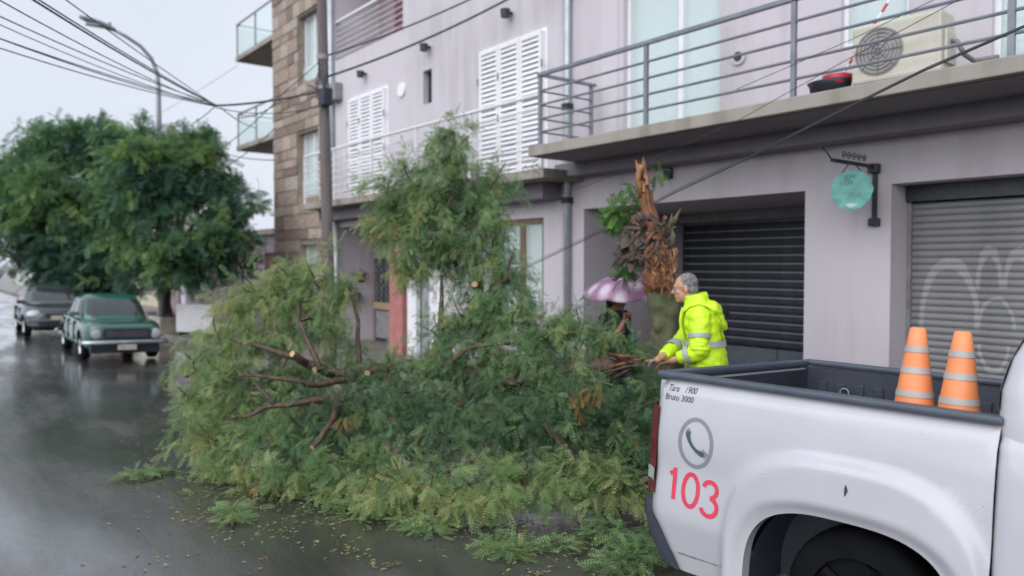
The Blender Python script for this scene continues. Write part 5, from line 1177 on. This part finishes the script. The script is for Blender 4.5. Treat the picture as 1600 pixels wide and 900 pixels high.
# lettering and emblem laid onto the panel
def decal(me, cx, cz, m, name, off=0.0025, rot=0.0, label=None):
    c, s = math.cos(rot), math.sin(rot)
    for v in me.vertices:
        x = cx + v.co.x * c - v.co.y * s; z = cz + v.co.x * s + v.co.y * c
        v.co = Vector((warp_x(x, z), -side_off(x, z) - off, z))
    return part(name, me, m, near, label=label)
def strip2d(pts, w):
    mb = MB(); V = []
    for i, (x, z) in enumerate(pts):
        a = pts[max(i - 1, 0)]; b = pts[min(i + 1, len(pts) - 1)]; dx, dz = b[0] - a[0], b[1] - a[1]; L = math.hypot(dx, dz) or 1
        ww = w[i] if hasattr(w, '__len__') else w
        V += [(x - dz / L * ww, z + dx / L * ww, 0), (x + dz / L * ww, z - dx / L * ww, 0)]
    mb.add(V, [(2 * i, 2 * i + 1, 2 * i + 3, 2 * i + 2) for i in range(len(pts) - 1)]); return mb.mesh()
ZH, ZW = 0.083, 0.0115
one = [(-0.030, 0.046), (-0.012, 0.058), (0.0, ZH), (0.0, -ZH)]
zero = [(0.044 * math.cos(a), ZH * math.sin(a)) for a in np.linspace(math.pi / 2, 2.5 * math.pi, 33)]
three = [(-0.002 + 0.040 * math.cos(a), 0.046 + 0.040 * math.sin(a)) for a in np.linspace(R(165), R(-80), 20)] + [(-0.002 + 0.046 * math.cos(a), -0.040 + 0.046 * math.sin(a)) for a in np.linspace(R(82), R(-165), 22)]
for xo, zo, pts_ in ((0.20, 0.738, one), (0.30, 0.722, zero), (0.415, 0.702, three)): decal(strip2d(pts_, ZW), xo, zo, 'num_red', 'digit')
decal(text_mesh('Tara   1900', 0.046, 0.15, 0.82), 0.205, 1.235, 'decal_black', 'lettering')
decal(text_mesh('Bruto 3000', 0.046, 0.15, 0.82), 0.195, 1.188, 'decal_black', 'lettering')
ecx, ecz = 0.318, 0.972; ex_, ez_ = 0.094, 0.122
decal(strip2d([(ex_ * math.cos(a), ez_ * math.sin(a)) for a in np.linspace(0, 2 * math.pi, 61)], 0.010), ecx, ecz, 'decal_grey', 'emblem_ring')
hs = [(-0.048, 0.055), (-0.046, 0.035), (-0.036, 0.008), (-0.018, -0.018), (0.006, -0.038), (0.034, -0.050), (0.052, -0.054)]
decal(strip2d(hs, [0.012, 0.013, 0.0095, 0.0085, 0.0095, 0.014, 0.012]), ecx, ecz, 'decal_dark', 'emblem_handset', 0.0035)
decal(strip2d([(-0.052, 0.050), (-0.034, 0.060)], 0.015), ecx, ecz, 'decal_grey', 'emblem_earpiece', 0.003)
decal(strip2d([(0.036, -0.036), (0.066, -0.058)], 0.016), ecx, ecz, 'decal_grey', 'emblem_mouthpiece', 0.003)
decal(strip2d([(0, 0.028), (0.003, 0.005), (-0.002, -0.022)], [0.002, 0.008, 0.002]), 1.109, 0.908, 'decal_black', 'paint_chip')

def cone_thing(px, py, Y, label):
    c = onY(px, py, Y); t = thing('traffic_cone', label, 'traffic cone', (c.x, c.y, 0.765), 'cones in the truck bed', world=False)
    t.rotation_euler = tk.rotation_euler
    H = 0.80; rad = lambda z: 0.145 + (0.034 - 0.145) * z / H
    part('base', MB().bevel_box((-0.19, -0.19, 0), (0.19, 0.19, 0.035), 0.012), 'cone', t)
    n = 32; zs = [0.03, 0.1, 0.3, 0.5, 0.70, 0.795, H]; mb = MB()
    mb.rings([[(rad(z) * k * math.cos(a), rad(z) * k * math.sin(a), z) for a in np.linspace(0, 2 * math.pi, n, endpoint=False)] for z, k in zip(zs, (1, 1, 1, 1, 1, 0.95, 0.75))])
    part('cone_body', smooth_by_angle(mb.mesh('cone_body'), 50), 'cone', t)
    for z in (0.69, 0.595, 0.49):
        part('reflective_band', MB().rings([[((rad(zz) + 0.003) * math.cos(a), (rad(zz) + 0.003) * math.sin(a), zz) for a in np.linspace(0, 2 * math.pi, n, endpoint=False)] for zz in (z, z + 0.028)], False), 'reflect', t, smooth=True)
    return t
cone_thing(1424, 560, 3.55, 'orange traffic cone nearer the tailgate in the truck bed')
cone_thing(1494, 560, 3.50, 'orange traffic cone nearer the cab in the truck bed')

# white board on the pavement and planter by the tree
c = onY(305, 520, 5.7)
wbd = thing('white_board', 'white rectangular board on dark legs standing on the pavement', 'board', (c.x, 5.7, 0.02), world=False)
part('panel', MB().bevel_box((-0.62, -0.04, 0.10), (0.62, 0.04, 0.82), 0.03), 'white', wbd)
for x in (-0.5, 0.5): part('leg', MB().box((x - 0.03, -0.03, 0), (x + 0.03, 0.25, 0.10)), 'black', wbd)
part('rear_brace', MB().box((-0.5, 0.041, 0.4), (0.5, 0.07, 0.46)), 'black', wbd)
wbd.rotation_euler.z = R(28)
c = onY(262, 540, 5.5)
pl = thing('tree_planter', 'low beige planter wall round the base of the street tree', 'planter', (c.x, 5.55, 0.02), world=False)
mb = MB(); 
for a, b in (((-0.6, -0.38), (0.6, -0.26)), ((-0.6, 0.30), (0.6, 0.42)), ((-0.6, -0.26), (-0.48, 0.30)), ((0.48, -0.26), (0.6, 0.30))): mb.box((*a, 0), (*b, 0.42))
part('rim_wall', mb, 'planter', pl); part('soil', MB().box((-0.479, -0.259, 0.0), (0.479, 0.299, 0.34)), 'bark', pl)

# ------------------------------------------------------------------ people
def capsule(mb, a, b, ra, rb, n=10):
    a, b = Vector(a), Vector(b); d = (b - a).normalized()
    mb.tube([a - d * ra * 0.9, a - d * ra * 0.5, a, a.lerp(b, .5), b, b + d * rb * 0.5, b + d * rb * 0.9], [ra * 0.35, ra * 0.85, ra, (ra + rb) / 2, rb, rb * 0.85, rb * 0.35], n)
def remeshed(mb, vox, it=3, wrinkle=0.0, wsc=9):
    me = evaluated(mb.mesh(), ('REMESH', dict(mode='VOXEL', voxel_size=vox, use_smooth_shade=True)), ('SMOOTH', dict(factor=0.5, iterations=it)))
    if wrinkle:
        nr = [v.normal.copy() for v in me.vertices]
        for v, n_ in zip(me.vertices, nr):
            p = v.co; v.co = p + n_ * wrinkle * (mnoise.noise(Vector((p.x * wsc, p.y * wsc, p.z * wsc * 1.8))) + 0.5 * mnoise.noise(Vector((p.x * wsc * 2.3, p.y * wsc * 2.3, p.z * wsc * 3))))
    me.polygons.foreach_set('use_smooth', [True] * len(me.polygons)); me.materials.clear()
    return me
def hand(mb, wrist, d, nrm, thumb_side, curl):
    """palm and five separate fingers; d along the hand, nrm palm normal"""
    wrist, d, nrm = Vector(wrist), Vector(d).normalized(), Vector(nrm); nrm = (nrm - d * nrm.dot(d)).normalized(); s = d.cross(nrm) * thumb_side
    for k in range(4):
        off = s * (0.030 - 0.020 * k); capsule(mb, wrist + off * 0.5 + d * 0.01, wrist + off + d * 0.085, 0.015, 0.014, 8)
        L = (0.040, 0.045, 0.042, 0.033)[k]; p = wrist + off + d * 0.09; ang = 0.0
        for j in range(3):
            ang += curl; dd = d * math.cos(ang) + nrm * math.sin(ang); e = p + dd * L * (1, 0.7, 0.55)[j]; capsule(mb, p, e, 0.0095 - 0.0006 * j, 0.009 - 0.0006 * j, 8); p = e
    p = wrist + s * 0.03 + d * 0.025
    for j, L in enumerate((0.042, 0.034, 0.026)):
        dd = (d * 0.55 + s * (0.75 - 0.35 * j) + nrm * (0.25 + 0.3 * j)).normalized(); e = p + dd * L; capsule(mb, p, e, 0.012 - 0.001 * j, 0.011 - 0.001 * j, 8); p = e
def build_person(label, loc, heading, H, J_, skin, garments):
    t = thing('person', label, 'person', loc, world=False); t.rotation_euler.z = heading
    k = H / 1.76; t.scale = (k, k, k)
    b = MB(); hx, hy, hz = J_['head']
    tl = J_.get('tilt', 0.0); rot = Euler((0, tl, J_.get('turn', 0.0))).to_matrix(); hc = Vector((hx, hy, hz))
    def hp(x, y, z): return hc + rot @ Vector((x, y, z))
    b.ellipsoid(hp(-0.012, 0, 0.025), (0.098, 0.076, 0.098), 16, rot); b.ellipsoid(hp(0.03, 0, -0.045), (0.066, 0.058, 0.078), 14, rot)
    b.ellipsoid(hp(0.068, 0, -0.098), (0.028, 0.030, 0.022), 10, rot)                                  # chin
    b.ellipsoid(hp(0.083, 0, 0.028), (0.016, 0.048, 0.014), 10, rot)                                   # brow
    capsule(b, hp(0.088, 0, 0.012), hp(0.114, 0, -0.028), 0.010, 0.015, 10)                            # nose
    b.ellipsoid(hp(0.090, 0, -0.060), (0.014, 0.026, 0.008), 10, rot); b.ellipsoid(hp(0.087, 0, -0.073), (0.013, 0.023, 0.008), 10, rot)  # lips
    for s in (1, -1):
        b.ellipsoid(hp(-0.008, s * 0.078, -0.012), (0.020, 0.010, 0.033), 10, rot); b.ellipsoid(hp(0.062, s * 0.040, -0.025), (0.022, 0.022, 0.022), 8, rot)
    nk = Vector(J_['neck']); capsule(b, nk, hp(-0.02, 0, -0.06), 0.066, 0.056, 12)
    pv = Vector(J_['pelvis'])
    b.rings([[(c[0] + rx * math.cos(a), c[1] + ry * math.sin(a), c[2]) for a in np.linspace(0, 2 * math.pi, 20, endpoint=False)] for c, rx, ry in
             ((pv + Vector((0, 0, -0.08)), 0.10, 0.15), (pv, 0.11, 0.165), (pv.lerp(nk, 0.35), 0.10, 0.145), (pv.lerp(nk, 0.7), 0.115, 0.175), (pv.lerp(nk, 0.9), 0.09, 0.15), (nk, 0.06, 0.07))])
    for s in 'LR':
        sh, el, wr = (Vector(J_[q + s]) for q in ('sho', 'elb', 'wri')); capsule(b, sh, el, 0.052, 0.042, 12); capsule(b, el, wr, 0.042, 0.029, 12)
        hand(b, wr, J_.get('hd' + s, wr - el), J_.get('hn' + s, (0.3, 0, -1)), -1 if s == 'L' else 1, J_.get('curl' + s, 0.5))
        hp_, kn, an = (Vector(J_[q + s]) for q in ('hip', 'kne', 'ank')); capsule(b, hp_, kn, 0.085, 0.058, 12); capsule(b, kn, an, 0.055, 0.038, 12); capsule(b, an + Vector((-0.04, 0, -0.05)), an + Vector((0.15, 0, -0.06)), 0.036, 0.030, 10)
    body = part('body', remeshed(b, 0.0068, 2), skin, t)
    for s in (1, -1):
        e = part('eye', MB().ellipsoid(hp(0.078, s * 0.034, 0.010), (0.010, 0.013, 0.008), 8, rot), 'white', body, smooth=True); part('iris', MB().ellipsoid(hp(0.086, s * 0.034, 0.010), (0.004, 0.005, 0.005), 6, rot), 'black', e)
    garments(t, J_, hp, rot)
    return t
def trousers(t, J_, m, legs=True):
    mb = MB(); pv = Vector(J_['pelvis'])
    mb.rings([[(pv.x + rx * math.cos(a), pv.y + ry * math.sin(a), pv.z + z) for a in np.linspace(0, 2 * math.pi, 20, endpoint=False)] for z, rx, ry in ((-0.10, 0.125, 0.175), (0.02, 0.135, 0.185), (0.12, 0.13, 0.175))])
    for s in 'LR':
        h, k_, a = (Vector(J_[q + s]) for q in ('hip', 'kne', 'ank')); mb.tube([h, h.lerp(k_, .5), k_, k_.lerp(a, .5), a + Vector((0, 0, -0.03))], [0.105, 0.095, 0.078, 0.072, 0.068], 14)
    part('trousers', remeshed(mb, 0.012, 3, 0.006), m, t)
    for s in 'LR':
        a = Vector(J_['ank' + s]); sm = MB(); sm.rings([[(a.x + x, a.y + wd * math.cos(q), max(0.0, z + hh * math.sin(q))) for q in np.linspace(0, 2 * math.pi, 14, endpoint=False)] for x, wd, hh, z in ((-0.09, 0.03, 0.03, 0.04), (-0.07, 0.045, 0.06, 0.055), (0.02, 0.05, 0.06, 0.055), (0.12, 0.055, 0.04, 0.038), (0.19, 0.035, 0.022, 0.024))])
        part('shoe', sm, 'shoe', t, smooth=True)
def hair_cap(t, hp, rot, m, long_=False):
    mb = MB(); mb.ellipsoid(hp(-0.030, 0, 0.040), (0.092, 0.082, 0.092), 18, rot); mb.ellipsoid(hp(-0.055, 0, -0.02), (0.060, 0.076, 0.07), 14, rot)
    if long_: capsule(mb, hp(-0.08, 0, 0.0), hp(-0.10, 0, -0.2), 0.07, 0.04, 12)
    part('hair', remeshed(mb, 0.007, 2, 0.006, 60), m, t)

TORSO = [(0.76, -0.02, 0.185, 0.255), (0.95, 0.0, 0.18, 0.25), (1.10, 0.02, 0.178, 0.245), (1.25, 0.045, 0.178, 0.25), (1.36, 0.065, 0.17, 0.25), (1.44, 0.08, 0.14, 0.225), (1.49, 0.092, 0.105, 0.15), (1.52, 0.10, 0.09, 0.105)]
def tor(z): return [float(np.interp(z, [q[0] for q in TORSO], [q[i] for q in TORSO])) for i in (1, 2, 3)]
def worker_clothes(t, J_, hp, rot):
    trousers(t, J_, 'trousers'); hair_cap(t, hp, rot, 'hair_grey')
    mb = MB()
    mb.rings([[(cx + rx * math.cos(a), ry * math.sin(a), z) for a in np.linspace(0, 2 * math.pi, 28, endpoint=False)] for z in np.linspace(0.76, 1.52, 16) for cx, rx, ry in [tor(z)]])
    # stand-up collar and folded hood at the back
    mb.rings([[(cx + rx * math.cos(a), ry * math.sin(a), z + 0.02 * math.cos(a + math.pi)) for a in np.linspace(0, 2 * math.pi, 24, endpoint=False)] for z, cx, rx, ry in ((1.46, 0.09, 0.12, 0.14), (1.53, 0.10, 0.105, 0.108), (1.58, 0.11, 0.103, 0.100))])
    rh = Euler((0, 0.5, 0)).to_matrix(); mb.ellipsoid((-0.055, 0, 1.45), (0.065, 0.15, 0.09), 14, rh); mb.ellipsoid((-0.10, 0, 1.36), (0.05, 0.13, 0.11), 14, rh)
    SL = {}
    for s in 'LR':
        sh, el, wr = (Vector(J_[q + s]) for q in ('sho', 'elb', 'wri'))
        pts = dense([sh + Vector((0, 0, 0.0)), el, el.lerp(wr, 0.74)], 8); rad = interp([0.096, 0.094, 0.086, 0.080, 0.074, 0.064, 0.054], len(pts)); mb.tube(pts, rad, 16); SL[s] = (pts, rad)
        mb.ellipsoid(sh, (0.098, 0.09, 0.095), 12)
        # elastic folds at elbow
        for q in range(3): mb.tube([el.lerp(sh, 0.1 * q + 0.02), el.lerp(sh, 0.1 * q + 0.05)], [0.094, 0.094], 16)
    jk = part('jacket', remeshed(mb, 0.0105, 2, 0.013, 9), 'hivis', t)
    def hoop(z0, z1, off=0.010):
        rs_ = [[(cx + (rx + off) * math.cos(a), (ry + off) * math.sin(a), z) for a in np.linspace(0, 2 * math.pi, 36, endpoint=False)] for z in np.linspace(z0, z1, 3) for cx, rx, ry in [tor(z)]]
        part('reflective_band', MB().rings(rs_, False), 'hivis_tape', jk, smooth=True)
    hoop(1.13, 1.185); hoop(0.90, 0.955)
    for s in 'LR':
        pts, rad = SL[s]
        def seg(i0, i1):
            n = len(pts); P = [pts[i0].lerp(pts[i0 + 1], f) for f in (0, .5)] + [pts[i1]]
            part('reflective_band', MB().tube(P, [rad[i0] + 0.009, rad[i0] + 0.009, rad[i1] + 0.009], 20, False), 'hivis_tape', jk, smooth=True)
        seg(4, 5); seg(11, 13)
        # brace strip over the shoulder
        sy = 0.13 if s == 'L' else -0.13; V = []
        path = [(1, 1.19), (1, 1.28), (1, 1.36), (1, 1.42), (0.6, 1.475), (0.0, 1.50), (-0.6, 1.475), (-1, 1.42), (-1, 1.36), (-1, 1.28), (-1, 1.19)]
        for f, z in path:
            cx, rx, ry = tor(min(z, 1.44)); e = rx * math.sqrt(max(0.05, 1 - (sy / ry) ** 2)) + 0.014; x = cx + f * e
            if f == -1 and z > 1.3: x -= 0.02
            V += [(x, sy - 0.028, z), (x, sy + 0.028, z)]
        n = len(path); part('reflective_strip', MB().add(V, [(2 * i, 2 * i + 1, 2 * i + 3, 2 * i + 2) for i in range(n - 1)]), 'hivis_tape', jk, smooth=True)
    part('zip_flap', MB().tube([(cx + rx + 0.004, 0, z) for z in np.linspace(0.8, 1.46, 12) for cx, rx, ry in [tor(z)]], 0.014, 6), 'hivis', jk)
    gl = MB()
    for s in (1, -1):
        gl.tube([hp(0.098, s * 0.036 + 0.024 * math.cos(a), 0.010 + 0.018 * math.sin(a)) for a in np.linspace(0, 2 * math.pi, 16)], 0.0022, 5, False); gl.tube([hp(0.097, s * 0.06, 0.014), hp(0.04, s * 0.080, 0.014), hp(-0.01, s * 0.085, 0.01)], 0.0022, 5)
    gl.tube([hp(0.099, 0.012, 0.012), hp(0.103, 0, 0.015), hp(0.099, -0.012, 0.012)], 0.0022, 5)
    part('glasses', gl, 'gridgrey', t)
wl = at(1106, 500, 6.75); wl.z = 0.02
fwd = Vector((-0.618, -0.786, 0)) * math.cos(R(14)) + Vector((-0.786, 0.618, 0)) * math.sin(R(14)); hd_w = math.atan2(fwd.y, fwd.x)
kk = 1.745 / 1.76
inv = (Matrix.Translation(wl) @ Matrix.Rotation(hd_w, 4, 'Z') @ Matrix.Scale(kk, 4)).inverted()
wr = inv @ at(1026, 563, 6.55)
JW = dict(head=(0.20, 0, 1.635), neck=(0.11, 0, 1.47), pelvis=(0, 0, 0.95), tilt=0.16, shoL=(0.07, 0.195, 1.39), elbL=(0.07, 0.265, 1.10), wriL=(0.31, 0.17, 1.0), shoR=(0.08, -0.195, 1.39), elbR=(0.22, -0.25, 1.13), wriR=tuple(wr),
          hipL=(0, 0.095, 0.90), kneL=(0.03, 0.11, 0.49), ankL=(-0.02, 0.12, 0.09), hipR=(0, -0.095, 0.90), kneR=(0.06, -0.11, 0.49), ankR=(0.03, -0.12, 0.09), hdR=(1, 0.1, -0.2), hnR=(0, 0.3, -1), curlR=0.55, curlL=0.35)
build_person('person in bright yellow high-visibility jacket gripping the fallen trunk', wl, hd_w, 1.745, JW, 'skin', worker_clothes)

def walker_clothes(t, J_, hp, rot):
    trousers(t, J_, 'dark_cloth'); hair_cap(t, hp, rot, 'hair_dark', True)
    mb = MB(); mb.rings([[(cx + rx * 0.86 * math.cos(a), ry * 0.86 * math.sin(a), z) for a in np.linspace(0, 2 * math.pi, 24, endpoint=False)] for z in np.linspace(0.80, 1.51, 12) for cx, rx, ry in [tor(z)]])
    for s in 'LR':
        sh, el = Vector(J_['sho' + s]), Vector(J_['elb' + s]); mb.tube(dense([sh, el.lerp(sh, 0.15)], 5), interp([0.085, 0.075, 0.07], 6), 14); mb.ellipsoid(sh, (0.082, 0.075, 0.08), 10)
    part('shirt', remeshed(mb, 0.011, 3, 0.007), 'dark_cloth', t)
    part('shoulder_bag', MB().bevel_box((-0.12, 0.20, 0.98), (0.16, 0.30, 1.24), 0.04), 'blue_cloth', t)
    part('bag_strap', MB().tube([(0.02, 0.25, 1.22), (0.02, 0.24, 1.40), (0.0, 0.12, 1.50)], 0.014, 6), 'blue_cloth', t)
ul = at(958, 500, 8.3); ul.z = 0.02
f2 = Vector((-0.618, -0.786, 0)) * -0.75 + Vector((0.786, -0.618, 0)) * 0.66; hd_u = math.atan2(f2.y, f2.x)
ku = 1.56 / 1.76
inv2 = (Matrix.Translation(ul) @ Matrix.Rotation(hd_u, 4, 'Z') @ Matrix.Scale(ku, 4)).inverted()
wr2 = inv2 @ at(984, 484, 8.1)
JU = dict(head=(0.06, 0, 1.62), neck=(0.02, 0, 1.47), pelvis=(0, 0, 0.95), tilt=0.1, shoL=(0, 0.18, 1.40), elbL=(-0.02, 0.24, 1.10), wriL=(0.12, 0.22, 0.88), shoR=(0, -0.18, 1.40), elbR=(0.14, -0.2, 1.15), wriR=tuple(wr2),
          hipL=(0, 0.09, 0.90), kneL=(0.02, 0.10, 0.49), ankL=(0, 0.10, 0.09), hipR=(0, -0.09, 0.90), kneR=(0.05, -0.10, 0.49), ankR=(0.04, -0.11, 0.09), hdR=(0.2, 0.1, 1), hnR=(1, 0.2, 0), curlR=1.0)
# grip the shaft: keep the forearm reach plausible
d_ = Vector(JU['wriR']) - Vector(JU['elbR']); JU['wriR'] = tuple(Vector(JU['elbR']) + d_.normalized() * min(0.27, d_.length))
hand_w = inv2.inverted() @ Vector(JU['wriR'])
build_person('person in dark clothes sheltering under a pink umbrella behind the branches', ul, hd_u, 1.56, JU, 'skin_tan', walker_clothes)
top = at(974, 431, 8.3)
ub_ = thing('umbrella', 'pink and white checked umbrella held beside the broken trunk', 'umbrella', (top.x, top.y, top.z), world=False)
n = 64; RU, HU = 0.47, 0.27; rings = []
for i in range(1, 13):
    u = i / 12; rr2 = RU * math.sin(u * 1.35) / math.sin(1.35); zz = -HU * (1 - math.cos(u * 1.5)) / (1 - math.cos(1.5)); ring = []
    for k in range(n):
        a = 2 * math.pi * k / n; sc = abs(math.cos(4 * a)); ring.append((rr2 * (0.955 + 0.045 * sc) * math.cos(a), rr2 * (0.955 + 0.045 * sc) * math.sin(a), zz + 0.025 * u * u * (1 - sc)))
    rings.append(ring)
cp = MB(); cp.rings([[(p[0] * 0.05, p[1] * 0.05, 0.0) for p in rings[0]]] + rings, False)
part('canopy', evaluated(cp.mesh(), ('SOLIDIFY', dict(thickness=0.003))), 'plaid', ub_, smooth=True)
for k in range(8):
    a = k * math.pi / 4
    part('rib', MB().tube([(r[k * 8][0] * 0.985, r[k * 8][1] * 0.985, r[k * 8][2] - 0.008) for r in rings], 0.003, 4), 'gridgrey', ub_)
sh_end = hand_w - top + Vector((0, 0, -0.12))
part('shaft', MB().tube([(0, 0, 0.05), tuple(sh_end)], 0.006, 6), 'gridgrey', ub_); part('handle', MB().tube([sh_end, sh_end + Vector((0, 0, -0.07)), sh_end + Vector((0.03, 0, -0.10)), sh_end + Vector((0.06, 0, -0.07))], 0.013, 8), 'black', ub_)
foliage('leaves', [(tuple(hp1.location + Vector((0, 0, 0.08))), (.16, .16, .14), 40, -0.2)], 'leaf_far', hp1, (0.08, 0.14), 5, 0.08, 0.3, 0.8, 90, (0.35, 0.2), 0.5)


db = [(tuple(onZ(px, py, 0.02)), (rx, ry, 0.02), n, ts) for px, py, rx, ry, n, ts in ((560, 800, .35, .22, 30, .2), (660, 818, .4, .2, 44, .2), (760, 815, .35, .2, 40, .15), (450, 785, .3, .2, 20, .2), (330, 770, .3, .2, 20, .25), (260, 740, .3, .15, 14, .25), (870, 810, .3, .2, 36, .1), (820, 850, .3, .15, 14, .15), (930, 870, .3, .2, 26, .1))]
o = foliage('leaf_debris', db, 'leaf', None, (0.05, 0.12), 6, 0.045, 0.24, 0.1, 300, (0.55, 0.2), 0.004, flat=0.85)
o['label'] = 'torn green leaf sprays strewn flat before the heap'; o['category'] = 'leaves'
